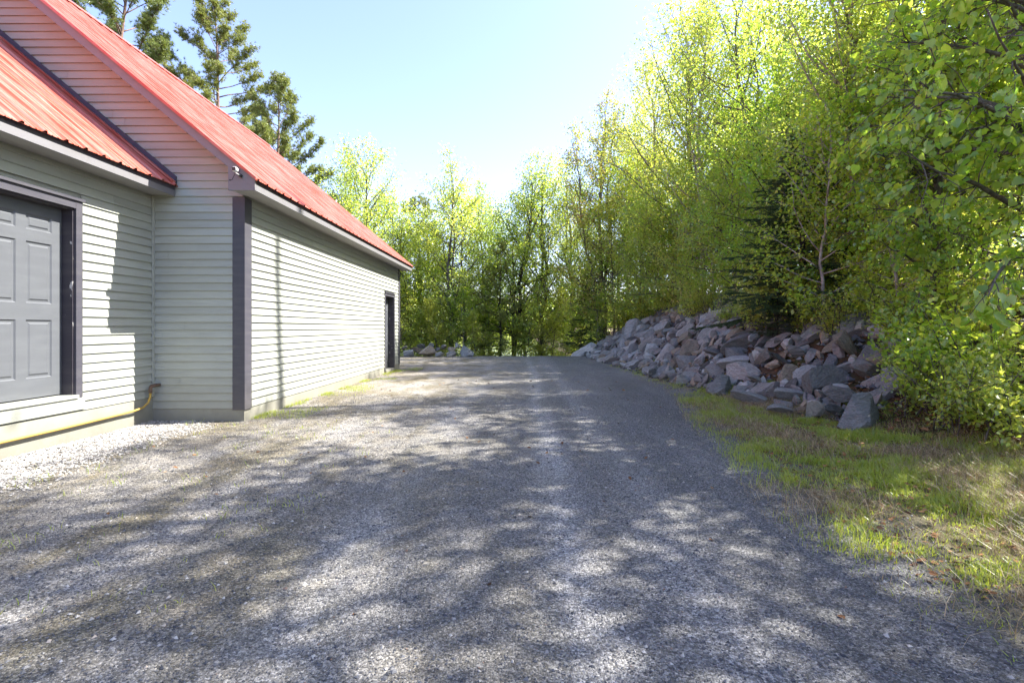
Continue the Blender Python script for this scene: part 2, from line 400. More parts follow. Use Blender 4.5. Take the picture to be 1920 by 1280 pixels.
# ------------------------------------------------------------------ barn
barn = tag(empty('barn', (-7.87, 11, 0)), 'grey-green clapboard barn with red ribbed metal roofs and dark trim beside the gravel drive', 'barn')
BO = Vector((7.87, -11, 0))
def part(g, name, m, parent=barn, smooth=False):
    o = g.obj(name, m, parent, smooth)
    if parent is barn: o.location = BO
    return o
rng = np.random.default_rng(11)
EXP = .104
def siding(name, origin, along, normal, length, z0, z1, clip=None, holes=(), m=None):
    """clapboard courses as real tilted boards; clip(z)->(s0,s1); holes: (s0,s1,za,zb)"""
    g = Geo(); o = np.array(origin, float); a = np.array(along, float); n = np.array(normal, float); up = np.array([0, 0, 1.])
    z = z0
    while z < z1-1e-6:
        zt = min(z+EXP, z1)
        s0, s1 = (0, length) if clip is None else clip(zt)
        if s1-s0 > .05:
            cuts = [(s0, s1)]
            for h0, h1, za, zb in holes:
                if zt > za+.01 and z < zb-.01:
                    nc = []
                    for c0, c1 in cuts:
                        if h0 > c0: nc.append((c0, min(c1, h0)))
                        if h1 < c1: nc.append((max(c0, h1), c1))
                    cuts = [c for c in nc if c[1]-c[0] > .01]
            for c0, c1 in cuts:
                p = c0; first = True
                while p < c1-1e-6:
                    q = min(c1, p + (rng.uniform(.8, 4.) if first else rng.uniform(2.4, 4.2)))
                    if c1-q < .4: q = c1
                    first = False
                    jit = rng.uniform(0, .0025); t = rng.random()
                    e = .003 if q < c1 else 0
                    P = lambda s_, zz, w: o + a*s_ + up*zz + n*w
                    b, tp = .023+jit, .004
                    g.add([P(p, z, b), P(q-e, z, b), P(q-e, zt+.004, tp), P(p, zt+.004, tp), P(p, z, -.01), P(q-e, z, -.01)],
                          [(0, 1, 2, 3), (4, 5, 1, 0)], t)
                    p = q
        z = zt
    return g
XW, XE, YS, YN = -12.05, -3.69, 6.8, 15.4          # main block
XR = -7.87; PITCH = .8333; EAVE_X = -3.37; EAVE_Z = 3.145
RIDGE_Z = EAVE_Z + PITCH*(EAVE_X-XR)
def roofz(x): return RIDGE_Z - PITCH*abs(x-XR)
def gclip(z):                                       # along x from XW
    zz = z + .105
    w = (RIDGE_Z-zz)/PITCH
    return (max(0, XR-w-XW), min(XE-XW, XR+w-XW))
FZ = .18
DY0, DY1, DZ1 = 13.80, 14.70, 2.10                  # side door opening
wall_e = siding('wall', (XE, YS, 0), (0, 1, 0), (1, 0, 0), YN-YS, FZ, 3.0, holes=[(DY0-YS-.085, DY1-YS+.085, -1, DZ1+.085)])
part(wall_e, 'wall', M['siding'])
wall_s = siding('wall', (XW, YS, 0), (1, 0, 0), (0, -1, 0), XE-XW, FZ, 6.7, gclip)
part(wall_s, 'wall', M['siding'])
part(siding('wall', (XE, YN, 0), (-1, 0, 0), (0, 1, 0), XE-XW, FZ, 6.7, lambda z: tuple(gclip(z))), 'wall', M['siding'])
part(siding('wall', (XW, YN, 0), (0, -1, 0), (-1, 0, 0), YN-YS, FZ, 3.0), 'wall', M['siding'])
# framing behind the boards (closed shell), with the door recess cut out
g = Geo()
poly = [(XW+.012, .0), (XE-.4, 0.), (XE-.4, 3.05), (XR, RIDGE_Z-.3), (XW+.012, 3.05)]
g.prism(poly, 1, YS+.012, YN-.012)
for y0, y1, za, zb in ((YS+.012, DY0, 0, 3.02), (DY1, YN-.012, 0, 3.02), (DY0, DY1, DZ1, 3.02)):
    g.box((XE-.4, y0, za), (XE-.003, y1, zb))
part(g, 'wall_core', M['siding'])
# foundation
g = Geo()
g.box((XE-.3, YS-.012, -.3), (XE+.012, DY0-.09, FZ-.004)); g.box((XE-.3, DY1+.09, -.3), (XE+.012, YN+.012, FZ-.004))
g.box((XW-.012, YS-.012, -.3), (XE-.3, YS+.2, FZ-.004)); g.box((XW-.012, YN-.2, -.3), (XE-.3, YN+.012, FZ-.004))
part(g, 'foundation', M['foundation'])

# roofs: ribbed sheets over a deck
def ribbed_roof(x_eave, z_eave, x_ridge, y0, y1, sp=.229, over=.035):
    g = Geo()
    d = 1 if x_eave > x_ridge else -1
    sl = PITCH; L = math.hypot(1, sl); nx, nz = d*sl/L, 1/L
    xe = x_eave + d*over; ze = z_eave - sl*over
    zr = z_eave + sl*abs(x_eave-x_ridge)
    prof = []; y = y0
    while y < y1-.02:
        for off, h in ((0, 0), (.018, .024), (.042, .024), (.06, 0)): prof.append((min(y+off, y1), h))
        for k in (.10, .16):                        # two small stiffening beads
            for off, h in ((k, 0), (k+.006, .006), (k+.014, .006), (k+.02, 0)): prof.append((min(y+off, y1), h))
        y += sp
    prof.append((y1, 0)); m = len(prof)
    V = []
    for s_ in np.linspace(0, 1, 9):
        x = xe+(x_ridge-xe)*s_; z = ze+(zr-ze)*s_
        for yy, h in prof:
            V.append((x+nx*h, yy + 0, z+nz*(h+.0015*math.sin(s_*9+yy*7))))
    i = np.arange(8)[:, None]*m+np.arange(m-1)[None]
    F = np.stack([i, i+1, i+m+1, i+m], -1).reshape(-1, 4)
    g.add(V, F)
    # sheet underside/thickness at the eave
    V2 = [(xe+nx*h, yy, ze+nz*h) for yy, h in prof]+[(xe+nx*h-.0, yy, ze+nz*h-.008) for yy, h in prof]
    j = np.arange(m-1); g.add(V2, np.stack([j, j+m, j+m+1, j+1], -1))
    V3 = [(xe, y0, ze-.008), (xe, y1, ze-.008), (x_ridge, y1, zr-.008), (x_ridge, y0, zr-.008)]
    g.add(V3, [(0, 1, 2, 3)])
    return g
YF0, YF1 = 6.47, 15.73
roof = part(ribbed_roof(EAVE_X, EAVE_Z, XR, YF0-.02, YF1+.02), 'roof', M['roof'])
part(ribbed_roof(2*XR-EAVE_X, EAVE_Z, XR, YF0-.02, YF1+.02), 'roof', M['roof'])
g = Geo()
for sgn in (1, -1):
    xe = XR+sgn*(EAVE_X-XR-.03)
    g.prism([(xe, roofz(xe)-.015), (XR, RIDGE_Z-.015), (XR, RIDGE_Z-.13), (xe, roofz(xe)-.13)], 1, YF0+.03, YF1-.03)
part(g, 'roof_deck', M['soffit'])
def ridge_cap(y0, y1, zr):
    g = Geo(); c = .15
    for sgn in (1, -1):
        g.prism([(XR, zr+.062), (XR+sgn*c, zr+.062-c*PITCH), (XR+sgn*c, zr+.048-c*PITCH), (XR, zr+.048)], 1, y0, y1)
    return g
rc = ridge_cap(YF0-.03, YF1+.03, RIDGE_Z).obj('ridge_cap', M['roof'], roof)
# rake trim and boards
for sgn in (1, -1):
    X0 = XR+sgn*(EAVE_X-XR)
    for ya, yb in ((YF0-.001, YF0+.028), (YF1-.028, YF1+.001)):
        g = Geo(); g.prism([(X0, EAVE_Z-.018), (XR, RIDGE_Z-.018), (XR, RIDGE_Z-.15), (X0, EAVE_Z-.15)], 1, ya, yb); part(g, 'rake_board', M['fascia'])
    for ya, yb in ((YF0-.035, YF0-.004), (YF1+.004, YF1+.035)):
        gt = Geo(); gt.prism([(X0+sgn*.03, roofz(X0)-.005), (XR, RIDGE_Z+.024), (XR, RIDGE_Z-.018), (X0+sgn*.03, roofz(X0)-.047)], 1, ya, yb); part(gt, 'rake_trim', M['roof'])
# eave fascia, dark drip edge with the shade gap put into its colour, soffit
for sgn in (1, -1):
    X0 = XR+sgn*(EAVE_X-XR); a, b = sorted((X0, X0-sgn*.025))
    g = Geo(); g.box((a, YF0+.03, 2.985), (b, YF1-.03, 3.062)); part(g, 'fascia', M['fascia'])
    a, b = sorted((X0-sgn*.006, X0-sgn*.03))
    g = Geo(); g.box((a, YF0+.03, 3.064), (b, YF1-.03, 3.125)); part(g, 'drip_edge_shade', M['trim'])
    XWL = XE if sgn > 0 else XW
    a, b = sorted((X0-sgn*.027, XWL+sgn*.005))
    g = Geo(); g.box((a, YF0+.032, 2.998), (b, YF1-.032, 3.012)); part(g, 'soffit', M['soffit'])
    # boxed eave return closing the rake overhang at both gable ends
    for ya, yb in ((YF0+.001, YF0+.029), (YF1-.029, YF1-.001)):
        xa, xb = (XE-.42, X0-.003) if sgn > 0 else (X0+.003, XW+.42)
        z_ = lambda x: min(roofz(x)-.14, 9)
        if sgn > 0: pl = [(XE-.02, 2.985), (X0-.001, 2.985), (X0-.001, roofz(X0)-.152), (XE-.02, roofz(XE-.02)-.152)]
        else: pl = [(X0+.001, 2.985), (XW+.02, 2.985), (XW+.02, roofz(XW+.02)-.152), (X0+.001, roofz(X0)-.152)]
        g = Geo(); g.prism(pl, 1, ya, yb); part(g, 'eave_return', M['fascia'])
# corner boards
for (cx, sx) in ((XE, 1), (XW, -1)):
    for (cy, sy) in ((YS, -1), (YN, 1)):
        g = Geo(); t = .028
        xa, xb = sorted((cx+sx*t, cx-sx*.135)); ya, yb = sorted((cy+sy*t, cy+sy*.002)); g.box((xa, ya, FZ-.02), (xb, yb, 2.975 if sx > 0 else 2.97))
        xa, xb = sorted((cx+sx*t, cx+sx*.002)); ya, yb = sorted((cy+sy*.001, cy-sy*.15)); g.box((xa, ya, FZ-.02), (xb, yb, 2.975))
        part(g, 'corner_board', M['trim'])

# doors
def six_panel_door(w, h, th=.045):
    """leaf in local coords: s along 0..w, z 0..h, face at depth 0, real recessed panels"""
    g = Geo()
    st = .115; mid = .105; pw = (w-2*st-mid)/2
    rows = [(.20, .80), (.97, 1.60), (1.72, h-.12)] if h > 1.9 else [(.2, .7)]
    cols = [(st, st+pw), (st+pw+mid, w-st)]
    ss = sorted({0, w, *[c for q in cols for c in q]}); zs = sorted({0, h, *[r for q in rows for r in q]})
    for i in range(len(ss)-1):
        for j in range(len(zs)-1):
            s0, s1, z0, z1 = ss[i], ss[i+1], zs[j], zs[j+1]
            if (s0, s1) in cols and (z0, z1) in rows:
                def rect(e, d): return [(s0+e, d, z0+e), (s1-e, d, z0+e), (s1-e, d, z1-e), (s0+e, d, z1-e)]
                rings = [rect(0, 0), rect(.012, -.012), rect(.03, -.012), rect(.045, -.003)]
                V = sum(rings, []); F = []
                for k in range(3):
                    for q in range(4): F.append((k*4+q, k*4+(q+1) % 4, (k+1)*4+(q+1) % 4, (k+1)*4+q))
                F.append((12, 13, 14, 15)); g.add(V, F)
            else:
                g.add([(s0, 0, z0), (s1, 0, z0), (s1, 0, z1), (s0, 0, z1)], [(0, 1, 2, 3)])
    g.add([(0, -th, 0), (w, -th, 0), (w, -th, h), (0, -th, h)], [(3, 2, 1, 0)])
    return g
def place_door(xplane, y0, y1, z0, z1, rec, trimw, name='door'):
    w, h = y1-y0-.02, z1-z0-.02
    d = six_panel_door(w, h)
    for i, V in enumerate(d.V):
        d.V[i] = np.stack([xplane-rec+V[:, 1], y0+.01+V[:, 0], z0+.01+V[:, 2]], -1)
    leaf = part(d, name, M['door'])
    j = Geo(); ji = .02
    j.box((xplane-rec-.08, y0-.03, z0), (xplane+.004, y0+.004, z1+.03)); j.box((xplane-rec-.08, y1-.004, z0), (xplane+.004, y1+.03, z1+.03))
    j.box((xplane-rec-.08, y0+.004, z1-.006), (xplane+.004, y1-.004, z1+.03))
    jo = j.obj('jamb', M['jamb'], leaf)
    f = Geo(); t = .032
    f.box((xplane+.005, y0-trimw, z0-.04), (xplane+t, y0-.012, z1+trimw)); f.box((xplane+.005, y1+.012, z0-.04), (xplane+t, y1+trimw, z1+trimw))
    f.box((xplane+.005, y0-.012, z1+.012), (xplane+t-.002, y1+.012, z1+trimw))
    f.box((xplane+.005, y0-trimw-.015, z1+trimw+.001), (xplane+t+.018, y1+trimw+.015, z1+trimw+.03))
    f.obj('casing', M['trim'], leaf)
    return leaf
door2 = place_door(XE, DY0, DY1, .10, DZ1, .14, .085)
door2['label'] = 'dark six-panel side door in the long wall'
g = Geo(); g.box((XE-.25, DY0-.03, -.1), (XE+.045, DY1+.03, .10)); g.obj('door_sill', M['foundation'], door2)
def knob(x, y, z, parent):
    g = Geo(); P = [(x, y, z), (x+.02, y, z), (x+.035, y, z), (x+.05, y, z), (x+.065, y, z), (x+.07, y, z)]
    g.tube(P, [.03, .03, .012, .026, .026, .01], 12); return g.obj('handle', M['steel'], parent, True)
knob(XE-.14, DY0+.075, 1.02, door2)

# wing
WX, WY0 = -4.90, -2.6
WEX, WEZ = -4.585, 3.145
WRZ = WEZ + PITCH*(WEX-XR)
WXW = 2*XR-WX
FZ2 = .335
GD0, GD1, GZ0, GZ1 = 4.66, 5.585, .52, 2.54
ww = siding('wall', (WX, WY0, 0), (0, 1, 0), (1, 0, 0), YS-.004-WY0, FZ2, 3.0,
            holes=[(GD0-WY0-.1, GD1-WY0+.1, .33, GZ1+.1)])
part(ww, 'wall', M['siding'])
def wclip(z):
    w = (WRZ-z-.13)/PITCH
    return (max(0, XR-w-WXW), min(WX-WXW, XR+w-WXW))
part(siding('wall', (WXW, WY0, 0), (1, 0, 0), (0, -1, 0), WX-WXW, FZ2, 5.6, wclip), 'wall', M['siding'])
part(siding('wall', (WXW, YS-.004, 0), (0, -1, 0), (-1, 0, 0), YS-.004-WY0, FZ2, 3.0), 'wall', M['siding'])
g = Geo()
g.prism([(WXW+.012, 0), (WX-.4, 0), (WX-.4, 3.02), (XR, WRZ-.3), (WXW+.012, 3.02)], 1, WY0+.012, YS-.02)
for y0, y1, za, zb in ((WY0+.012, GD0, 0, 3.02), (GD1, YS-.02, 0, 3.02), (GD0, GD1, GZ1, 3.02), (GD0, GD1, 0, GZ0-.03)):
    g.box((WX-.4, y0, za), (WX-.003, y1, zb))
part(g, 'wall_core', M['siding'])
g = Geo(); g.box((WX-.3, WY0-.012, -.3), (WX+.014, YS-.006, FZ2-.004)); g.box((WXW-.014, WY0-.012, -.3), (WX-.3, WY0+.2, FZ2-.004))
g.box((WXW-.014, WY0+.2, -.3), (WXW+.3, YS-.006, FZ2-.004))
part(g, 'foundation', M['foundation'])
door1 = place_door(WX, GD0, GD1, GZ0, GZ1, .11, .095)
door1['label'] = 'dark slate six-panel door with scuffed face in the low wing'
g = Geo(); g.box((WX+.004, GD0-.3, FZ2+.012), (WX+.034, GD1+.12, GZ0-.042)); g.box((WX-.16, GD0-.03, GZ0-.04), (WX+.05, GD1+.03, GZ0-.004))
g.obj('door_sill', M['siding'], door1)
wroof = part(ribbed_roof(WEX, WEZ, XR, WY0-.33, YS-.018), 'roof', M['roof'])
part(ribbed_roof(2*XR-WEX, WEZ, XR, WY0-.33, YS-.018), 'roof', M['roof'])
ridge_cap(WY0-.34, YS-.02, WRZ).obj('ridge_cap', M['roof'], wroof)
g = Geo()
wz = lambda x: WRZ - PITCH*abs(x-XR)
for sgn in (1, -1):
    xe = XR+sgn*(WEX-XR-.03)
    g.prism([(xe, wz(xe)-.015), (XR, WRZ-.015), (XR, WRZ-.13), (xe, wz(xe)-.13)], 1, WY0-.30, YS-.03)
part(g, 'roof_deck', M['soffit'])
for sgn in (1, -1):
    X0 = XR+sgn*(WEX-XR); a, b = sorted((X0, X0-sgn*.025))
    g = Geo(); g.box((a, WY0-.3, 2.985), (b, YS-.02, 3.062)); part(g, 'fascia', M['fascia'])
    a, b = sorted((X0-sgn*.006, X0-sgn*.03))
    g = Geo(); g.box((a, WY0-.3, 3.064), (b, YS-.02, 3.125)); part(g, 'drip_edge_shade', M['trim'])  # dark strip, its colour stands for shade under the wing's sheet edge
    XL = WX if sgn > 0 else WXW
    a, b = sorted((X0-sgn*.027, XL+sgn*.005))
    g = Geo(); g.box((a, WY0-.3, 2.998), (b, YS-.022, 3.012)); part(g, 'soffit', M['soffit'])
# step flashing where the wing roof meets the gable
g = Geo(); gr = Geo()
for sgn in (1, -1):
    X0 = XR+sgn*(WEX-XR+.02)
    g.prism([(X0, wz(X0)+.005), (XR, WRZ+.005), (XR, WRZ+.12), (X0, wz(X0)+.12)], 1, YS-.045, YS-.019)
    gr.prism([(X0, wz(X0)+.030), (XR, WRZ+.030), (XR, WRZ+.052), (X0, wz(X0)+.052)], 1, YS-.12, YS-.047)
part(g, 'flashing_board', M['flash']); part(gr, 'roof_flashing', M['roof'])
# bead in the inside corner
g = Geo(); g.box((WX+.018, YS-.045, FZ2), (WX+.044, YS-.019, 2.99)); part(g, 'corner_bead', M['siding'])

# security camera on the rake board
cam_p = at(441, 318, 6.40)
sc = tag(empty('security_camera', cam_p, 0, .8), 'white security camera with dangling cable under the barn roof edge', 'camera')
g = Geo()
n_ = 12; an = np.arange(n_)*2*np.pi/n_
rr = [(0, .03), (.006, .037), (.05, .037), (.075, .034), (.08, .02)]
V = []
for q, r_ in rr:
    for a_ in an:
        ca, sa = np.cos(a_), np.sin(a_); e = (abs(ca)**4+abs(sa)**4)**-.25
        V.append((r_*ca*e, -.04+q, r_*sa*e))
F = [tuple(range(n_))] + [(k*n_+i, (k+1)*n_+i, (k+1)*n_+(i+1) % n_, k*n_+(i+1) % n_) for k in range(4) for i in range(n_)] + [tuple(range(4*n_, 5*n_))[::-1]]
g.add(V, F); hd = g.obj('body', M['white'], sc)
g = Geo(); g.box((-.028, -.046, -.028), (.028, -.0395, .028)); g.obj('lens_plate', M['black'], hd)
g = Geo(); g.tube([(0, 0, -.036), (.004, .005, -.05), (.05, .03, -.075)], .008, 8); g.obj('bracket', M['white'], sc, True)
g = Geo(); g.tube([(.045, .03, -.073), (.05, .055, -.078), (.05, .07, -.078)], [.02, .028, .028], 12); g.obj('mounting_plate', M['black'], sc, True)
g = Geo(); g.tube([(0, .01, -.04), (-.01, .01, -.07), (-.03, .0, -.12), (-.05, 0, -.16), (-.075, 0, -.165)], .0045, 6); cb = g.obj('cable', M['black'], sc, True)
g = Geo(); g.tube([(-.07, 0, -.165), (-.092, 0, -.163)], .011, 8); g.obj('plug', M['black'], cb)

# gas pipe along the foundation of the wing
gp = tag(empty('gas_pipe', (WX+.05, 6.4, .2)), 'yellow gas pipe running along the wing foundation into the gable wall', 'pipe')
g = Geo(); xx = .012
pts = [(0, -9.2, -.03), (0, -5, -.03), (0, -2.2, -.025), (0, -1., -.015), (.0, -.2, .0), (.01, .0, .01), (.02, .13, .03), (.028, .21, .08), (.03, .245, .15), (.03, .25, .22)]
g.tube(pts, .0135, 10); g.obj('pipe', M['yellow'], gp, True)
g = Geo(); g.tube([(.03, .25, .20), (.03, .25, .26), (.032, .26, .285), (.05, .29, .295), (.06, .375, .295)], [.021, .022, .024, .022, .02], 10); g.obj('elbow', M['rust'], gp, True)

# marker stake at the far end of the drive
pm = on_ground(943, 664); pm[2] = hz(pm[0], pm[1])
st_ = tag(empty('marker_stake', pm), 'small grey plate on a yellow-banded stake at the far end of the drive', 'marker')
g = Geo(); g.tube([(0, 0, -.2), (0, 0, .55), (0.005, 0, 1.15)], .022, 8); g.obj('stake', M['steel'], st_)
g = Geo(); g.tube([(0, 0, .62), (.003, 0, .82)], .027, 8); g.obj('band', M['yellow'], st_)
g = Geo(); n_ = 14; an = np.arange(n_)*2*np.pi/n_
prof = [(.1*np.sign(np.cos(a))*abs(np.cos(a))**.6, 1.18+.16*np.sign(np.sin(a))*abs(np.sin(a))**.6) for a in an]
g.prism(prof, 1, -.045, -.025); g.obj('plate', M['steel'], st_)

# ------------------------------------------------------------------ rocks
from mathutils import noise as mnoise
import bmesh
def rock_shape(seed, sub=4):
    rg = np.random.default_rng(seed)
    bm = bmesh.new(); bmesh.ops.create_icosphere(bm, subdivisions=sub, radius=1)
    V = np.array([v.co[:] for v in bm.verts]); Fc = [[v.index for v in f.verts] for f in bm.faces]; bm.free()
    dims = np.array([1., rg.uniform(.55, .85), rg.uniform(.36, .66)])
    nn = rg.integers(11, 17)
    for k in range(nn):
        n = rg.normal(size=3); n /= np.linalg.norm(n)
        d = rg.uniform(.36, .74)
        s_ = V@n-d
        V = V - np.where(s_ > 0, s_*.97, 0)[:, None]*n
    V *= dims
    V /= np.abs(V).max()
    off = rg.uniform(0, 50, 3)
    disp = np.array([mnoise.fractal(Vector(v*2.2+off), 1., 2., 4) for v in V])
    d2 = np.array([mnoise.fractal(Vector(v*6+off), 1., 2., 3) for v in V])
    V *= (1+.05*disp+.022*d2)[:, None]
    return V, Fc
def rock_mesh(seed, m):
    g = Geo(); V, Fc = rock_shape(seed); g.add(V, Fc)
    return g.mesh('rock', m, False)
rk = np.random.default_rng(5)
PROTO = {t: [rock_mesh(100+17*i+j*3, m) for j in range(5)] for i, (t, m) in enumerate(ROCKS.items())}
rock_list = []
def rock(p, size, tint_, k=None, rot=None, name='rock', squash=None):
    me = PROTO[tint_][rk.integers(5) if k is None else k]
    o = link(name, me); o.location = p
    s_ = np.array([size/2*rk.uniform(.95, 1.25), size/2*rk.uniform(.8, 1.05), size/2*rk.uniform(.8, 1.15)]) if squash is None else np.array(squash)*size/2
    o.scale = s_
    o.rotation_euler = rot if rot is not None else (rk.uniform(-.5, .5), rk.uniform(-.6, .6), rk.uniform(0, 6.28))
    return o
# hand-placed rocks at the near toe of the bank: (px, py centre, size m, tint, rotation, label)
hand = [
 (1612, 776, .74, 'blue-grey', (.1, -.1, .25), 'long grey rock lying in the grass at the near right toe of the bank', (1, .62, .8)),
 (1524, 772, .46, 'pale grey', (.3, .9, 1.3), 'pointed rock with white lichen on its face at the grass edge', (.95, .8, 1.)),
 (1468, 764, .50, 'purple-grey', (.1, .1, .1), 'low flat grey rock left of the lichen-faced pointed rock', (1.1, .7, .7)),
 (1583, 735, .66, 'purple-grey', (.25, -.15, .5), 'broad pale purple slab tilted above the long grass-edge rock', (1.05, .95, .8)),
 (1482, 736, .56, 'blue-grey', (.15, .1, .1), 'rounded grey rock just above the low flat rock', (1.05, .8, .85)),
 (1408, 742, .60, 'blue-grey', (.1, .25, -.3), 'wedge-shaped grey rock with a dark right face at the bottom of the bank', (1.1, .75, .8)),
 (1352, 720, .60, 'blue-grey', (.0, .1, .2), 'blocky blue-grey rock standing out at the gravel edge', (1, .8, .95)),
 (1568, 770, .40, 'charcoal', (.3, .3, .3), 'small dark rock tucked between pointed and long rocks', (1, .9, .9)),
 (1543, 745, .42, 'purple-grey', (.5, .3, .9), 'small purple-grey rock behind the lichen-faced pointed rock', (1, .9, .9)),
 (1592, 662, .78, 'brownish', (.95, .25, .6), 'large brown slab leaning upright near the bank top', (1, .95, .62)),
 (1625, 703, .62, 'purple-grey', (.4, .2, .4), 'grey boulder beside the bright-leaved branch', (1, .8, .95)),
 (1660, 690, .66, 'brownish', (.1, -.2, .1), 'brown boulder half hidden by the bright-leaved branch', (1.05, .8, .8)),
 (1425, 709, .66, 'purple-grey', (.35, .4, .4), 'big angular purple-grey rock above the wedge-shaped rock', (1.1, .8, .8)),
 (1475, 700, .66, 'brownish', (.5, -.5, .8), 'steep brownish grey rock with a pointed top in the low bank', (1.05, .8, .8)),
 (1468, 672, .6, 'charcoal', (.4, .7, .2), 'dark slanting rock in the middle of the near bank', (1.1, .75, .7)),
 (1345, 655, .66, 'purple-grey', (.5, .35, .2), 'large pale-faced slab in the middle of the bank', (1.2, .8, .7)),
 (1290, 645, .8, 'brownish', (.4, -.6, .5), 'long dark slab leaning steeply in mid bank', (1.25, .65, .6)),
]
placed = []
for px, py, sz, tn, rot, lab, sq in hand:
    p = on_ground(px, py+sz*28)
    if lab.startswith('large brown') or 'branch' in lab: p = on_ground(px, py)
    o = rock((p[0], p[1], hz(p[0], p[1])+sz*.16), sz, tn, None, rot, squash=sq)
    tag(o, lab, 'rock', 'rocks of the riprap bank'); placed.append((p[0], p[1], sz))
# the rest of the bank
def scatter_bank():
    out_ = []
    tries = 0
    while tries < 40000 and len(out_) < 282:
        tries += 1
        y = rk.uniform(6.6, 22.4); t = rk.random()
        top = np.interp(y, [6.6, 7.5, 9, 11, 13, 18, 21, 23.2], [1.3, 1.9, 2.35, 2.5, 2.6, 2.6, 2.2, 1.2])
        x = float(xbank(y)) - .28 + t*(top+.28)
        sz = rk.choice([.32, .40, .50, .62, .8], p=[.18, .27, .27, .18, .10])*(1.15 if y > 17 else 1)
        if all((x-a)**2+(y-b)**2 > (.30*(sz+c))**2 for a, b, c in placed):
            placed.append((x, y, sz)); out_.append((x, y, sz, t))
    return out_
bank = scatter_bank()
tn_names = list(ROCKS)
used = {}
rows = []
for x, y, sz, t in bank:
    tn = rk.choice(tn_names, p=[.37, .37, .08, .08, .10])
    slope = math.atan(.7)
    o = rock((x, y, hz(x, y)+sz*.13), sz*1.16*(1.12 if y < 9.5 else 1), tn, None, (rk.uniform(-.35, .6), -.55+rk.normal()*.25, rk.normal()*.5))
    rows.append((o, x, y, sz, t, tn))
band = lambda t: 'bottom edge' if t < .17 else 'lower part' if t < .42 else 'middle' if t < .66 else 'upper part' if t < .85 else 'top edge'
stretch_ = lambda y: ('by the grass verge' if y < 8.2 else 'opposite the barn corner' if y < 10.2 else 'just past the barn corner' if y < 12.6 else 'opposite the barn wall middle' if y < 14.6 else
                      'opposite the barn side door' if y < 16.6 else 'beyond the barn end' if y < 18.8 else 'well down the drive' if y < 21 else 'at the far tip by the trees')
sizew = lambda s_: 'small' if s_ < .4 else 'mid-sized' if s_ < .6 else 'big' if s_ < .72 else 'very big'
classes = {}
for r_ in rows:
    o, x, y, sz, t, tn = r_
    classes.setdefault((sizew(sz), tn, band(t), stretch_(y)), []).append(r_)
for (sw, tn, bd, stc), mem in classes.items():
    mem.sort(key=lambda r_: r_[2])
    ordn = ['nearer of two', 'farther of two'] if len(mem) == 2 else ['nearest of its lookalikes', 'second of its lookalikes', 'third of its lookalikes', 'fourth of its lookalikes', 'fifth of several', 'sixth of several', 'last of several']
    for i, r_ in enumerate(mem):
        pre = '' if len(mem) == 1 else ', ' + ordn[min(i, len(ordn)-1)]
        tag(r_[0], f'{sw} {tn} rock, {bd} {stc}{pre}', 'rock', 'rocks of the riprap bank')
# small filler rocks past the individual ones, wedged between them
shapes = [rock_shape(900+k, 2) for k in range(8)]
from mathutils import Euler
for tn, cnt in (('blue-grey', 150), ('purple-grey', 90), ('charcoal', 90), ('brownish', 40)):
    g = Geo()
    for k in range(cnt):
        y = rk.uniform(6.8, 22.6); top = np.interp(y, [6.6, 7.5, 9, 11, 13, 18, 21, 23.2], [1.4, 2., 2.4, 2.6, 2.7, 2.7, 2.3, 1.2]); x = float(xbank(y))-.4+rk.random()*(top+.4)
        V, Fc = shapes[rk.integers(8)]; E = np.array(Euler((rk.uniform(-3, 3), rk.uniform(-1, 1), rk.uniform(0, 6))).to_matrix())
        sz = rk.uniform(.09, .2)*(1.1 if y > 14 else 1)
        g.add((V*sz)@E.T+np.array([x, y, hz(x, y)+sz*.5]), Fc, rk.random())
    tag(g.obj('rock_rubble', ROCKS[tn]), f'small {tn} rocks wedged between the bigger ones', 'rubble', kind='stuff')
# the low pile of boulders beyond the barn
pile = [
 (766, 661, .55, 'blue-grey', 'blue-grey boulder closest to the barn end in the low pile'),
 (781, 655, .5, 'brownish', 'rusty brown boulder in the low pile beyond the barn'),
 (801, 660, .72, 'brownish', 'wide flat tan boulder in the front of the low pile'),
 (808, 648, .5, 'charcoal', 'dark boulder lying behind the wide tan one in the pile'),
 (832, 651, .62, 'purple-grey', 'broad purple-grey boulder at the back of the low pile'),
 (822, 663, .4, 'pale grey', 'small pale boulder right of the wide tan one'),
 (843, 663, .5, 'pale grey', 'low pale boulder left of the bluish end boulder'),
 (848, 656, .42, 'brownish', 'small tan boulder in the middle of the low pile'),
 (858, 649, .38, 'pale grey', 'pale upright boulder on top of the low pile'),
 (874, 661, .62, 'blue-grey', 'bluish white boulder at the drive end of the low pile'),
 (792, 649, .42, 'charcoal', 'small dark boulder at the back beside the rusty brown one'),
 (757, 652, .45, 'charcoal', 'dark boulder half hidden by the barn corner'),
 (820, 655, .35, 'charcoal', 'small dark boulder wedged in the pile middle'),
]
for px, py, sz, tn, lab in pile:
    p = at(px, py, 21.9 - (660-py)*-.06)
    p[2] = max(p[2], hz(p[0], p[1])+.05)
    o = rock(p, sz*1.15, tn, None, (rk.uniform(-.2, .2), rk.uniform(-.2, .2), rk.uniform(0, 6.28)), name='boulder', squash=(1., .85, 1.))
    tag(o, lab, 'boulder', 'boulders in the pile beyond the barn')

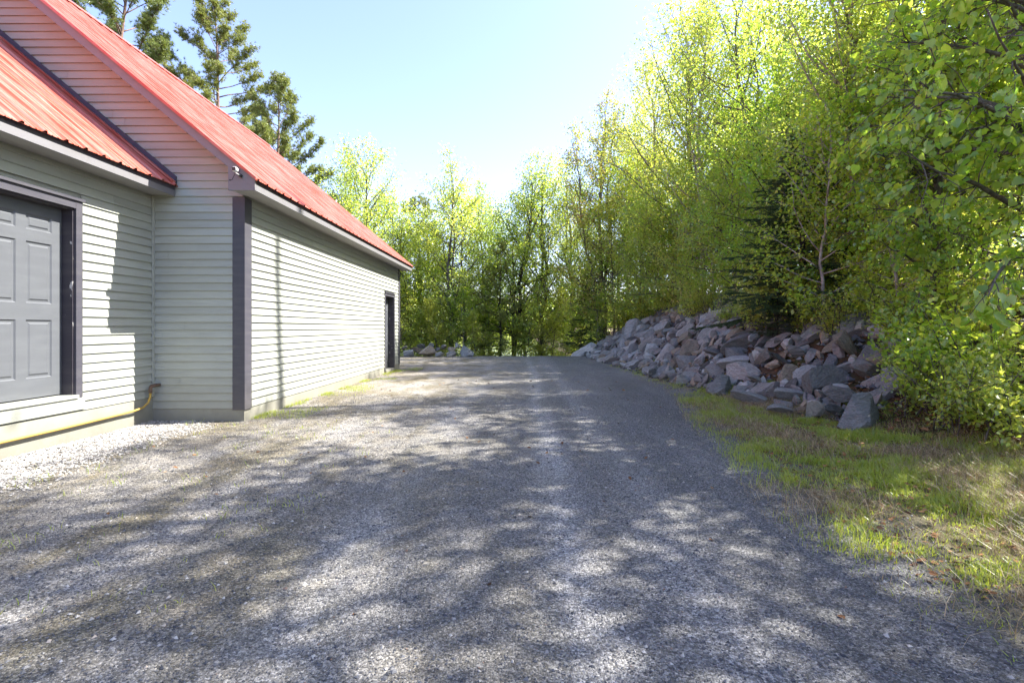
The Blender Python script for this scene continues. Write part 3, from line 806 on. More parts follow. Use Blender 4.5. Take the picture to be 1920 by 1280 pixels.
# ------------------------------------------------------------------ loose stuff on the ground
CHIP = np.array([(1, 0, 0), (-1, 0, 0), (0, 1, 0), (0, -1, 0), (0, 0, 1), (0, 0, -1)], float)
CHF = np.array([(0, 2, 4), (2, 1, 4), (1, 3, 4), (3, 0, 4), (2, 0, 5), (1, 2, 5), (3, 1, 5), (0, 3, 5)])
def chips(P, size, rg, flat=.6, t=None):
    n = len(P); V = np.repeat(CHIP[None], n, 0)*rg.uniform(.55, 1.2, (n, 6, 1)) + rg.normal(0, .18, (n, 6, 3))
    a = rg.uniform(0, 6.28, n); c, s_ = np.cos(a)[:, None], np.sin(a)[:, None]
    x = V[..., 0]*c - V[..., 1]*s_; y = V[..., 0]*s_ + V[..., 1]*c
    V = np.stack([x, y, V[..., 2]*flat], -1)*size[:, None, None] + P[:, None]
    F = (CHF[None]+np.arange(n)[:, None, None]*6).reshape(-1, 3)
    g = Geo(); g.add(V.reshape(-1, 3), F, np.repeat(rg.random(n) if t is None else t, 6)); return g
rg = np.random.default_rng(21)
n = 120000
yy = 1.5 + rg.random(n)**1.5*8.0; xx = rg.uniform(-4.4, 3.3, n)
keep = (xx < xright(yy)+.55) & (np.abs(xx) < yy*1.05+.3)
xx, yy = xx[keep], yy[keep]
P = np.stack([xx, yy, height(xx, yy)+.012], -1)
tag(chips(P, rg.uniform(.0022, .0058, len(P))*np.where(rg.random(len(P)) < .05, 2.2, 1), rg).obj('loose_gravel', M['stone']), 'grey crushed stone chips scattered over the drive', 'gravel', kind='stuff')
n = 2600; xx = np.concatenate([rg.uniform(-4.3, -1.2, n//2), rg.uniform(-3, 2.6, n-n//2)]); yy = 1.6+rg.random(n)**1.4*7
P = np.stack([xx, yy, height(xx, yy)+.012], -1)
tag(chips(P, rg.uniform(.006, .015, n)*rg.random(n)**.4, rg, .75).obj('loose_gravel', M['pebble']), 'larger pale stones lying loose on the drive', 'gravel', kind='stuff')
n = 30000
yy = rg.uniform(1.8, 6.78, n); xx = WX+.02+rg.random(n)**1.25*1.7
w = fbm(xx, yy, 1.5, 41)
keep = (xx-WX < .95+.9*w) & (rg.random(n) < np.clip((.75+.75*w-(xx-WX))*2.2, .03, 1)*(1.1-.5*(xx-WX)/1.5))
m1 = (yy < 6.78)
xx, yy = xx[keep], yy[keep]
P = np.stack([xx, yy, height(xx, yy)+.016], -1)
tag(chips(P, rg.uniform(.006, .016, len(P))*rg.uniform(.6, 1.25, len(P)), rg).obj('white_pebbles', M['pebble']), 'pale washed pebbles along the foot of the wing wall', 'pebbles', kind='stuff')

n = 5200; yy = rg.uniform(6.4, 22.6, n); tt = rg.random(n); xx = xbank(yy)-.45+tt*2.9
P = np.stack([xx, yy, height(xx, yy)+.03], -1)
tag(chips(P, rg.uniform(.02, .085, n)*rg.random(n)**.6, rg, .7).obj('stone_rubble', M['stone']), 'small broken stones between the rocks of the bank', 'rubble', kind='stuff')
def rand_dirs(rg, n):
    v = rg.normal(size=(n, 3)); return v/np.linalg.norm(v, axis=1)[:, None]
T4 = (np.array([(0, 0, 0), (.45, .34, .05), (1, 0, -.04), (.45, -.34, .05)]), np.array([(0, 2, 1), (0, 3, 2)]))
T6 = (np.array([(0, 0, 0), (.22, .36, .05), (.62, .33, .05), (1, 0, -.08), (.62, -.33, .05), (.22, -.36, .05)]), np.array([(0, 3, 2, 1), (0, 5, 4, 3)]))
TH = (np.array([(0, 0, 0), (-.1, .22, .03), (.08, .42, .06), (.38, .46, .06), (.7, .27, .03), (1.02, 0, -.1),
                (.7, -.27, .03), (.38, -.46, .06), (.08, -.42, .06), (-.1, -.22, .03), (.4, 0, -.01)]),
      np.array([(0, 10, 2, 1), (10, 4, 3, 2), (10, 5, 4, 4), (0, 9, 8, 10), (10, 8, 7, 6), (10, 6, 5, 5)]))
TH = (TH[0], [(0, 10, 2, 1), (10, 4, 3, 2), (10, 5, 4), (0, 9, 8, 10), (10, 8, 7, 6), (10, 6, 5)])
def leaves(g, P, axis, nrm, size, tpl, tn):
    tv, tf = tpl; n = len(P)
    axis = axis/(np.linalg.norm(axis, axis=1)[:, None]+1e-9)
    side = np.cross(nrm, axis); side /= np.linalg.norm(side, axis=1)[:, None]+1e-9
    up = np.cross(axis, side)
    V = P[:, None] + size[:, None, None]*(tv[None, :, :1]*axis[:, None] + tv[None, :, 1:2]*side[:, None] + tv[None, :, 2:]*up[:, None])
    off = np.arange(n)[:, None, None]*len(tv)
    T = np.repeat(tn, len(tv))
    groups = {}
    for f in tf: groups.setdefault(len(f), []).append(list(f))
    base = g.n
    g.V.append(V.reshape(-1, 3)); g.T.append(T); g.n += n*len(tv)
    for k, fs in groups.items():
        g.F.setdefault(k, []).append((np.array(fs)[None]+off).reshape(-1, k)+base)

# dead leaves on the bank and under the trees
n = 26000
xx = rg.uniform(3.6, 12, n); yy = rg.uniform(2, 26, n); d = xx-xbank(yy)
keep = (d > -.3+.6*rg.random(n)) & (rg.random(n) < np.where(d < 3.5, 1, .5))
xx, yy = xx[keep], yy[keep]
xx = np.concatenate([xx, rg.uniform(-9, 4, 5000)]); yy = np.concatenate([yy, rg.uniform(23.3, 28, 5000)])
xd = rg.uniform(-4.3, 2.2, 130); yd = rg.uniform(2, 12, 130); xx = np.concatenate([xx, xd]); yy = np.concatenate([yy, yd])
x3 = rg.uniform(1.7, 4.8, 4200); y3 = rg.uniform(1.8, 9, 4200); k3 = x3 > xright(y3)+.1; xx = np.concatenate([xx, x3[k3]]); yy = np.concatenate([yy, y3[k3]])
P = np.stack([xx, yy, height(xx, yy)+rg.uniform(.005, .04, len(xx))], -1)
g = Geo(); nr = rand_dirs(rg, len(P))*.45+np.array([0, 0, 1.]); leaves(g, P, np.cross(rand_dirs(rg, len(P)), nr), nr, rg.uniform(.04, .085, len(P))*np.where((P[:, 0] < xbank(P[:, 1])) & (P[:, 1] < 10), .55, 1), T6, rg.random(len(P)))
tag(g.obj('leaf_litter', M['deadleaf']), 'brown dead leaves lying under the trees on the bank', 'leaf litter', kind='stuff')

def blades(P, h, lean, wid, rg, tn, name_mat):
    n = len(P); a = rg.uniform(0, 6.28, n); dirv = np.stack([np.cos(a), np.sin(a), 0*a], -1); sd = np.stack([-np.sin(a), np.cos(a), 0*a], -1)
    sd = sd*np.cos(rg.uniform(0, 1.2, n))[:, None] + dirv*.4
    L = []
    for f, w in ((0, 1), (.5, .8), (.85, .45)):
        c = P + np.array([0, 0, 1.])*(h*f*np.sqrt(np.maximum(0, 1-(lean*f)**2*.6)))[:, None] + dirv*(h*lean*f*f)[:, None]
        L += [c-sd*(wid*w)[:, None], c+sd*(wid*w)[:, None]]
    L.append(P + np.array([0, 0, 1.])*(h*np.sqrt(np.maximum(.02, 1-lean**2*.6)))[:, None] + dirv*(h*lean)[:, None])
    V = np.stack(L, 1)
    off = np.arange(n)[:, None, None]*7
    g = Geo(); g.V.append(V.reshape(-1, 3)); g.T.append(np.repeat(tn, 7)); g.n = n*7
    g.F[4] = [(np.array([(0, 1, 3, 2), (2, 3, 5, 4)])[None]+off).reshape(-1, 4)]; g.F[3] = [(np.array([(4, 5, 6)])[None]+off).reshape(-1, 3)]
    return g
def verge_pts(n, rg, wide=1.):
    y = np.concatenate([1.3+rg.random(int(n*.8))**1.3*7.5, rg.uniform(8, 23, n-int(n*.8))])
    u = rg.random(n); l = xright(y)-.35; r = xbank(y)+.35*wide
    x = l+(r-l)*u
    edge = np.clip((x-l)/.75, 0, 1)**1.5
    cl = fbm(x, y, 1.6, 51); c2 = noise(x, y, 6, 53)
    return x, y, edge, cl, c2
x, y, e, cl, c2 = verge_pts(420000, rg)
keep = rg.random(len(x)) < e*np.clip((cl-.31)*5, .2, 1)*np.clip((c2-.2)*2.2, .15, 1)
x, y, c2, cl = x[keep], y[keep], c2[keep], cl[keep]
P = np.stack([x, y, height(x, y)-.005], -1)
gl = blades(P, rg.uniform(.025, .085, len(P))*(.6+1.0*np.clip((cl-.4)*3, 0, 1)), rg.uniform(.15, .95, len(P)), rg.uniform(.0014, .0032, len(P)), rg, np.clip(rg.normal(.5, .2, len(P)), 0, 1), None)
# tufts at the wall foot, the far drive end and around the toe of the rocks
n = 16000
yq = rg.uniform(6.9, 15.6, n); xq = XE+.03+rg.random(n)**2*.7
y2 = rg.uniform(22.3, 25.5, 9000); x2 = rg.uniform(-6, 3.2, 9000)
xq = np.concatenate([xq, x2, rg.uniform(-4.4, -1.4, 9000)]); yq = np.concatenate([yq, y2, rg.uniform(2.2, 6.78, 9000)])
keep = rg.random(len(xq)) < np.clip((fbm(xq, yq, np.where(yq < 6.79, 4.5, 2.2), 61)-np.where(yq < 6.79, .6, .5))*6, 0, 1)*np.where(yq > 22, 1, np.where(yq < 6.79, .6, .8))
xq, yq = xq[keep], yq[keep]
P = np.stack([xq, yq, height(xq, yq)+.004], -1)
g2 = blades(P, rg.uniform(.02, .07, len(P))*np.where(yq > 22, 2.4, 1), rg.uniform(.2, .95, len(P)), rg.uniform(.0015, .003, len(P)), rg, np.clip(rg.normal(.55, .25, len(P)), 0, 1), None)
gl.add(np.concatenate(g2.V), np.concatenate(g2.F[4]), np.concatenate(g2.T)); gl.F[3].append(g2.F[3][0] + gl.n-g2.n)
tag(gl.obj('grass', M['grass']), 'short green grass on the verge and at the wall foot', 'grass', kind='stuff')
x, y, e, cl, c2 = verge_pts(140000, rg, 1.3)
st2 = fbm(x, y, 1.1, 77)
keep = rg.random(len(x)) < (.1+.9*e)*np.clip((st2-.36)*3.2, .03, .9)*np.where(y < 9, 1, .5)
x, y = x[keep], y[keep]
P = np.stack([x, y, height(x, y)+.004], -1)
gs = blades(P, rg.uniform(.05, .16, len(P)), rg.uniform(.86, 1.22, len(P)), rg.uniform(.001, .0022, len(P)), rg, rg.random(len(P)), None)
tag(gs.obj('dry_grass', M['straw']), 'matted straw-coloured dead grass on the verge', 'dry grass', kind='stuff')

# ------------------------------------------------------------------ trees
def unit(v): return v/(np.linalg.norm(v)+1e-9)
def limb_path(rg, p0, d0, L, n=6, up=.25, wob=.12):
    P = [np.array(p0, float)]; d = unit(np.array(d0, float))
    for i in range(n-1):
        d = unit(d + np.array([0, 0, up/(n-1)]) + rg.normal(size=3)*wob)
        P.append(P[-1] + d*L/(n-1))
    return np.array(P)
def broadleaf(seed, H, r0, cb, spread_, nl, nleaf, ls, el=(30, 68), tpl=T4, up=.35, clump=.13, shape=1., fork=0, tw=5, droop=.35, tnc=(.5, .2), wander=.025, bare=0, spur=.0):
    rg = np.random.default_rng(seed); gt = Geo(); A = []; AD = []
    stems = []
    for f in range(1+fork):
        n = 14; z = np.linspace(0, 1, n)
        off = np.cumsum(rg.normal(0, wander, (n, 2)), 0)*H*.35
        base = np.zeros(2) if f == 0 else rg.normal(0, .12, 2)
        lean = rg.normal(0, .05, 2)*H if fork == 0 else np.array([math.cos(f*2.6+seed), math.sin(f*2.6+seed)])*H*.10*(1 if f else -.6)
        hh = H*(1-.12*f)
        P = np.stack([base[0]+off[:, 0]-off[0, 0]+lean[0]*z**1.3, base[1]+off[:, 1]-off[0, 1]+lean[1]*z**1.3, z*hh-.3*(z == 0)], -1)
        rad = r0*(1-.2*f)*(1-z)**.85+.007
        rad[0] *= 1.35
        gt.tube(P, rad, 9); stems.append((P, rad, hh))
    for f, (P, rad, hh) in enumerate(stems):
        n = nl//len(stems)
        for i in range(n):
            q = (i+rg.random()*.9)/n; t = cb+(1-cb)*q*.985
            b = np.array([np.interp(t, np.linspace(0, 1, len(P)), P[:, k]) for k in range(3)]); rb = np.interp(t, np.linspace(0, 1, len(P)), rad)
            az = i*2.399+rg.normal()*.5+f*1.3
            prof = (math.sin(math.pi*min(1, .22+.72*q**.85)))**.8*shape + (1-shape)*(1-q)
            L = spread_*prof*rg.uniform(.65, 1.15)+.25
            e = R(el[0]+(el[1]-el[0])*q+rg.normal()*9)
            d = np.array([math.cos(az)*math.cos(e), math.sin(az)*math.cos(e), math.sin(e)])
            LP = limb_path(rg, b, d, L, 7, up, .10)
            r1 = min(rb*.55, .008+.011*L)
            gt.tube(LP, np.linspace(r1, .005, 7), 5)
            if i < bare: continue
            A.append(LP[-1]); AD.append(LP[-1]-LP[-2])
            nt = max(3, int(tw*L+2))
            for j in range(nt):
                s_ = rg.uniform(.22, 1.); k = min(5, int(s_*6)); fr = s_*6-k
                b2 = LP[k]*(1-fr)+LP[k+1]*fr; d2 = unit(LP[k+1]-LP[k])
                sd = unit(np.cross(d2, rg.normal(size=3)))
                dd = unit(d2*.7+sd*rg.uniform(.5, 1.)+np.array([0, 0, -droop*.2]))
                L2 = rg.uniform(.22, .5)*(.35+.4*L)*(1.15-.4*s_)
                TP = limb_path(rg, b2, dd, L2, 4, .08-droop*.3, .14)
                gt.tube(TP, np.linspace(.0055, .0022, 4), 3, cap=False)
                for m in range(3):
                    u = .35+.65*(m+rg.random())/3*1.0; kk = min(2, int(u*3)); f2 = min(1, u*3-kk)
                    A.append(TP[kk]*(1-f2)+TP[kk+1]*f2); AD.append(TP[kk+1]-TP[kk])
                if rg.random() < .5:
                    S2 = limb_path(rg, TP[2], unit(TP[2]-TP[1])+rg.normal(size=3)*.5, L2*.5, 3, 0, .15)
                    gt.tube(S2, [.003, .0025, .002], 3, cap=False); A += [S2[1], S2[2]]; AD += [S2[2]-S2[1]]*2
    A = np.array(A); AD = np.array(AD); AD /= np.linalg.norm(AD, axis=1)[:, None]+1e-9
    wgt = rg.random(len(A))**1.5+.15; wgt /= wgt.sum()
    idx = rg.choice(len(A), nleaf, p=wgt)
    P = A[idx]+rg.normal(0, clump, (nleaf, 3))*np.array([1, 1, .75])
    ax = AD[idx]*.6+rand_dirs(rg, nleaf)*.9+np.array([0, 0, -droop])
    nr = rand_dirs(rg, nleaf)*.75+np.array([0, 0, 1.])
    tn = np.clip(rg.normal(tnc[0], tnc[1], nleaf)+ (rg.random(len(A))[idx]-.5)*.25, 0, 1)
    gl = Geo(); leaves(gl, P, ax, nr, rg.uniform(.65, 1.2, nleaf)*ls, tpl, tn)
    return gt, gl
def shrub(seed, H, W, ns, nleaf, ls, tpl=T6, tnc=(.55, .2), clump=.06):
    rg = np.random.default_rng(seed); gt = Geo(); A = []; AD = []
    for i in range(ns):
        az = rg.uniform(0, 6.28); e = R(rg.uniform(35, 85)); b = rg.normal(0, W*.12, 3)*np.array([1, 1, 0])
        d = np.array([math.cos(az)*math.cos(e), math.sin(az)*math.cos(e), math.sin(e)])
        L = H*rg.uniform(.6, 1.1)*(.65+.35*math.sin(e))+.0
        LP = limb_path(rg, b-d*.06, d, L, 6, -.1, .12); gt.tube(LP, np.linspace(.004+.004*H, .0022, 6), 4)
        for j in range(6):
            s_ = rg.uniform(.2, 1.); k = min(4, int(s_*5)); d2 = unit(LP[k+1]-LP[k])
            TP = limb_path(rg, LP[k], d2+rg.normal(size=3)*.7, L*rg.uniform(.15, .4), 4, 0, .15)
            gt.tube(TP, np.linspace(.003, .0018, 4), 3, cap=False)
            for q in (1, 2, 3): A.append(TP[q]); AD.append(TP[q]-TP[q-1])
        A.append(LP[-1]); AD.append(LP[-1]-LP[-2])
    A = np.array(A); AD = np.array(AD); AD /= np.linalg.norm(AD, axis=1)[:, None]+1e-9
    idx = rg.choice(len(A), nleaf)
    P = A[idx]+rg.normal(0, clump, (nleaf, 3)); P[:, 2] = np.maximum(P[:, 2], .01)
    gl = Geo(); leaves(gl, P, AD[idx]*.7+rand_dirs(rg, nleaf)*.9, rand_dirs(rg, nleaf)*.7+np.array([0, 0, 1.]), rg.uniform(.6, 1.2, nleaf)*ls, tpl, np.clip(rg.normal(tnc[0], tnc[1], nleaf), 0, 1))
    return gt, gl
def needles(g, P, D, rg, per, ln, w, spread_=.9, tn=(.5, .22)):
    """tufts of needles: P (n,3) bases, D (n,3) directions"""
    n = len(P)*per; p = np.repeat(P, per, 0); d = np.repeat(D, per, 0)
    v = d*.75+rand_dirs(rg, n)*spread_; v /= np.linalg.norm(v, axis=1)[:, None]
    sd = np.cross(v, rand_dirs(rg, n)); sd /= np.linalg.norm(sd, axis=1)[:, None]+1e-9
    l = rg.uniform(.7, 1.1, n)*ln
    V = np.stack([p-sd*w, p+sd*w, p+v*l[:, None]], 1)
    g.add(V.reshape(-1, 3), np.arange(n*3).reshape(-1, 3), np.repeat(np.clip(rg.normal(tn[0], tn[1], n), 0, 1), 3))
def pine(seed, H, r0, cb, spread_, nl, tuft=34, nlen=.2, w=.011, ntw=9, flat=.0):
    rg = np.random.default_rng(seed); gt = Geo(); gl = Geo(); TP_ = []; TD = []
    n = 14; z = np.linspace(0, 1, n); off = np.cumsum(rg.normal(0, .012, (n, 2)), 0)*H*.4
    P = np.stack([off[:, 0]-off[0, 0], off[:, 1]-off[0, 1], z*H-.3*(z == 0)], -1); rad = r0*(1-z)**.8+.01
    gt.tube(P, rad, 10)
    for i in range(nl):
        q = (i+rg.random())/nl; t = cb+(1-cb)*q*.99
        b = np.array([np.interp(t, z, P[:, k]) for k in range(3)]); rb = np.interp(t, z, rad)
        az = i*2.399+rg.normal()*.5
        L = spread_*(1-q)**.55*rg.uniform(.55, 1.2)*(1. if q > .12 else .8)+.3
        e = R(-8+58*q+rg.normal()*10)
        d = np.array([math.cos(az)*math.cos(e), math.sin(az)*math.cos(e), math.sin(e)])
        LP = limb_path(rg, b, d, L, 7, .3, .09); gt.tube(LP, np.linspace(min(rb*.5, .012+.012*L), .008, 7), 5)
        for j in range(max(4, int(ntw*L/1.6))):
            s_ = .35+.65*rg.random()**.7; k = min(5, int(s_*6)); fr = s_*6-k
            b2 = LP[k]*(1-fr)+LP[k+1]*fr; d2 = unit(LP[k+1]-LP[k])
            dd = unit(d2*.8+unit(np.cross(d2, rg.normal(size=3)))*.8+np.array([0, 0, .35]))
            L2 = rg.uniform(.25, .6)*(1.2-.5*s_)
            TPp = limb_path(rg, b2, dd, L2, 4, .25, .1); gt.tube(TPp, [.009, .008, .007, .006], 3, cap=False)
            for m in (1, 2, 3): TP_.append(TPp[m]+rg.normal(0, .07, 3)); TD.append(unit(TPp[m]-TPp[m-1]))
        TP_.append(LP[-1]); TD.append(unit(LP[-1]-LP[-2]))
    needles(gl, np.array(TP_), np.array(TD), rg, tuft, nlen, w)
    return gt, gl
def spruce(seed, H, r0, cb, spread_, nw, per=6, dens=26, nl_=.04, nw_=.0055, slope=-12):
    rg = np.random.default_rng(seed); gt = Geo(); gl = Geo(); NP = []; ND = []
    z = np.linspace(0, 1, 10); P = np.stack([0*z, 0*z, z*H-.3*(z == 0)], -1); gt.tube(P, r0*(1-z)+.008, 9)
    for w in range(nw):
        q = w/nw; zb = H*(cb+(1-cb)*q)
        for i in range(per):
            az = i*6.283/per+w*1.1+rg.normal()*.25; L = (spread_*(1-q)+.15)*rg.uniform(.7, 1.1)
            e = R(slope+40*q+rg.normal()*6); d = np.array([math.cos(az)*math.cos(e), math.sin(az)*math.cos(e), math.sin(e)])
            LP = limb_path(rg, (0, 0, zb+rg.normal()*.06), d, L, 7, .22, .05); gt.tube(LP, np.linspace(.006+.009*L, .004, 7), 4)
            sub = [LP]
            for j in range(int(12*L)+3):
                s_ = rg.uniform(.2, 1.); k = min(5, int(s_*6)); d2 = unit(LP[k+1]-LP[k]); sd = unit(np.cross(d2, (0, 0, 1)))*(1 if j % 2 else -1)
                SP = limb_path(rg, LP[k], unit(d2*.9+sd*.8+np.array([0, 0, -.15])), (.25+.35*L)*(1.1-s_)*.8+.12, 5, -.1, .08)
                gt.tube(SP, np.linspace(.004, .002, 5), 3, cap=False); sub.append(SP)
            for SP in sub:
                ln = np.linalg.norm(np.diff(SP, axis=0), axis=1).sum(); m = max(6, int(ln*dens*3))
                u = rg.uniform(.12, 1, m)*(len(SP)-1); k = np.minimum(len(SP)-2, u.astype(int)); f = (u-k)[:, None]
                NP.append(SP[k]*(1-f)+SP[k+1]*f); dd = SP[k+1]-SP[k]; ND.append(dd/(np.linalg.norm(dd, axis=1)[:, None]+1e-9))
    needles(gl, np.concatenate(NP), np.concatenate(ND), rg, 4, nl_, nw_, 1.0, (.45, .25))
    return gt, gl

PR = {}
def proto(key, gg, bark, leaf): PR[key] = (gg[0].mesh('trunk', M[bark], True), gg[1].mesh('crown', M[leaf]))
proto('maple1', broadleaf(1, 9, .11, .10, 3.1, 54, 11500, .098, el=(12, 62), clump=.2), 'bark', 'leaf')
proto('maple2', broadleaf(2, 9, .10, .08, 2.8, 56, 11500, .095, el=(12, 62), fork=1, clump=.2), 'bark', 'leaf')
proto('maple3', broadleaf(12, 9, .11, .36, 3.1, 44, 7200, .10, el=(12, 62), clump=.2), 'bark', 'leaf')
proto('birch1', broadleaf(3, 9, .08, .12, 2.3, 50, 10000, .082, el=(25, 66), clump=.18), 'bark_pale', 'leaf')
proto('birch2', broadleaf(4, 9, .075, .14, 2.2, 52, 10500, .082, el=(22, 64), tnc=(.62, .2), clump=.18), 'bark_pale', 'leaf')
proto('slim1', broadleaf(5, 9, .09, .06, 2.4, 60, 11500, .09, el=(18, 66), fork=1, wander=.035, tnc=(.55, .22), clump=.17), 'bark', 'leaf')
proto('slim2', broadleaf(6, 9, .085, .06, 2.3, 60, 11500, .09, el=(18, 66), fork=2, wander=.03, tnc=(.5, .22), clump=.17), 'bark_dark', 'leaf')
proto('olive', broadleaf(7, 12, .12, .08, 2.3, 64, 15000, .10, el=(30, 72), fork=2, tnc=(.55, .25), clump=.15), 'bark', 'leaf_olive')
proto('sapling1', broadleaf(8, 4, .03, .04, 1.4, 34, 5500, .09, el=(10, 60), tnc=(.75, .18)), 'bark', 'leaf')
proto('sapling2', broadleaf(9, 4, .028, .06, 1.2, 32, 5000, .085, el=(15, 60), tnc=(.7, .2)), 'bark_pale', 'leaf_green')
proto('young', broadleaf(10, 6, .05, .04, 2.1, 46, 9500, .092, el=(8, 58), tnc=(.55, .2), clump=.17), 'bark', 'leaf')
proto('young2', broadleaf(14, 6, .05, .04, 1.9, 46, 9500, .092, el=(8, 58), tnc=(.4, .2), clump=.17), 'bark_dark', 'leaf_green')
proto('pine1', pine(31, 19, .2, .42, 4.5, 62, 18, .17, .010, 38), 'bark_pine', 'needle')
proto('pine2', pine(32, 16, .18, .3, 4.0, 62, 18, .17, .010, 38), 'bark_pine', 'needle')
proto('pine3', pine(33, 8, .1, .10, 2.0, 64, 30, .16, .009, 12), 'bark_dark', 'needle')
proto('spruce1', spruce(41, 6.8, .09, .05, 2.6, 20, dens=30, nl_=.055, nw_=.007, slope=-16), 'bark_dark', 'spruce')
proto('spruce2', spruce(42, 4, .05, .03, 1.5, 15, per=6), 'bark_dark', 'spruce')
proto('shrub1', shrub(51, .8, .8, 16, 1900, .038, T4, (.62, .16), .05), 'bark', 'leaf')
proto('shrub2', shrub(52, .9, .9, 14, 1100, .065, T6, (.7, .2), .05), 'bark', 'leaf_green')
proto('shrub3', shrub(53, 1.5, 1.2, 18, 2200, .07, T6, (.75, .2), .09), 'bark', 'leaf')
proto('fern1', shrub(54, .35, .5, 10, 420, .045, T6, (.5, .2), .04), 'bark', 'leaf_green')

def tree(name, key, x, y, s=1., label='', cat='tree', group=None, rz=None, z=None, sz=None):
    rz = (hash(round(x*37+y*91)) % 628)/100 if rz is None else rz
    o = empty(name, (x, y, (hz(x, y) if z is None else z)-.02), rz, s if sz is None else (s, s, sz))
    t, c = PR[key]
    link('trunk' if 'shrub' not in name and 'plant' not in name else 'stem', t, o); link('crown' if 'shrub' not in name and 'plant' not in name else 'foliage', c, o)
    return tag(o, label, cat, group)
def col(px, Y): return float(at(px, 614, Y)[0])

# pines behind the barn
tree('pine_tree', 'pine1', col(392, 28.5), 28.5, 1.0, 'tall open pine with bare pinkish trunk rising behind the barn roof', 'tree', 'pines behind the barn', rz=.4)
tree('pine_tree', 'pine1', col(215, 26), 26, 1.12, 'dense pine cut off by the picture top behind the roof ridge', 'tree', 'pines behind the barn', rz=2.2)
tree('pine_tree', 'pine2', col(520, 26), 26, .86, 'lower bushy pine behind the barn roof slope, right of the tall pine', 'tree', 'pines behind the barn', rz=1.0)
tree('pine_tree', 'pine2', col(300, 31), 31, 1.02, 'pine partly hidden between the tall pine and the cut-off one', 'tree', 'pines behind the barn', rz=3.3)
# trees across the far end
G1 = 'trees across the far end of the drive'
far = [
 ('maple_tree', 'maple1', 690, 25, 1.1, 'broad yellow-green maple rising over the low end of the barn roof'),
 ('maple_tree', 'maple2', 635, 27, 1.2, 'maple half hidden behind the barn roof beside the lower pine'),
 ('pine_tree', 'pine3', 786, 29, 1.12, 'dark blue-green pine top between two yellow-green trees'),
 ('maple_tree', 'slim1', 848, 25, 1.06, 'slender light tree behind the boulder pile'),
 ('maple_tree', 'slim2', 775, 24.5, .72, 'leafy young tree just past the barn corner'),
 ('maple_tree', 'slim1', 905, 28.5, 1.12, 'pale thin tree in the gap left of the marker stake'),
 ('maple_tree', 'slim2', 960, 25.5, 1.12, 'forked tree with black trunks standing behind the marker stake'),
 ('pine_tree', 'pine3', 938, 24.9, .68, 'dark young pine with lacy boughs just behind the marker stake'),
 ('maple_tree', 'slim1', 1012, 26, 1.15, 'airy tree with small tip leaves right of the black forked trunks'),
 ('ash_tree', 'olive', 1128, 23.5, 1.03, 'tall thin-crowned tree with bronze young leaves and bare top twigs'),
 ('spruce_tree', 'spruce2', 1108, 24.2, 1.0, 'dark low spruce at the foot of the bronze-leaved tree'),
 ('maple_tree', 'young', 1150, 22.6, .95, 'leafy young tree at the far tip of the rock bank'),
 ('birch_tree', 'birch2', 1205, 25, 1.15, 'birch behind the bronze-leaved tree at the edge of the forest'),
 ('maple_tree', 'maple1', 730, 31, .9, 'maple in the second row behind the barn end'),
 ('maple_tree', 'maple2', 830, 33, .85, 'tree in the second row behind the boulder pile'),
 ('maple_tree', 'maple1', 655, 24, 0.78, 'bright low maple just above the barn eave'),
 ('maple_tree', 'young', 740, 27, 1.35, 'bushy tree filling behind the barn end'),
 ('maple_tree', 'maple1', 800, 28, 0.86, 'round-crowned tree behind the slender light one'),
 ('maple_tree', 'young', 870, 26.5, 1.35, 'bushy bright tree between slender tree and marker stake'),
 ('maple_tree', 'maple2', 915, 31, 1.15, 'full tree behind the pale thin one'),
 ('maple_tree', 'young', 985, 29, 1.5, 'bushy tree behind the black forked trunks'),
 ('maple_tree', 'slim1', 1075, 27, 1.15, 'slender tree left of the bronze-leaved tree'),
 ('maple_tree', 'maple2', 1105, 30, 1.05, 'full tree behind the bronze-leaved tree'),
 ('maple_tree', 'young2', 1165, 24.5, 1.25, 'bushy tree between bronze-leaved tree and bank forest'),
 ('maple_tree', 'maple1', 1180, 28, 1.15, 'full tree behind the edge birch of the forest'),
]
for nm, key, px, Y, s_, lab in far:
    tree(nm, key, col(px, Y), Y, s_, lab, 'tree', G1)
# understorey saplings at the far end
und = [(760, 23.6, 'sapling1', .8, 'sapling touching the barn corner'), (790, 24.4, 'sapling2', .75, 'sapling behind the rusty brown boulder'), (822, 23.9, 'sapling1', .62, 'sapling behind the middle of the boulder pile'),
       (868, 24.2, 'sapling2', .8, 'sapling above the bluish end boulder'), (890, 23.9, 'sapling1', .5, 'low sapling between boulder pile and stake'), (915, 25.5, 'sapling2', .85, 'tall sapling left of the stake'),
       (985, 24.4, 'sapling1', .62, 'bright sapling right of the black forked trunks'), (1010, 26.5, 'sapling2', .95, 'slim sapling in the lake opening'), (1035, 25.2, 'sapling1', .8, 'yellow-green sapling in the lake opening'),
       (1062, 26.8, 'sapling2', 1.0, 'sapling with pale stem right of the lake opening'), (1085, 24.4, 'sapling1', .72, 'sapling left of the dark low spruce'), (1120, 23.0, 'sapling2', .6, 'low sapling at the foot of the rock bank tip'),
       (850, 27, 'sapling1', 1.1, 'large sapling in the shade behind the boulder pile'), (745, 26, 'sapling1', 1.1, 'large sapling behind the barn corner'),
 (1095, 29, 'young', .8, 'young tree behind the dark low spruce')]
for px, Y, key, s_, lab in und:
    tree('sapling', key, col(px, Y), Y, s_, lab, 'sapling', 'saplings at the far end of the drive')

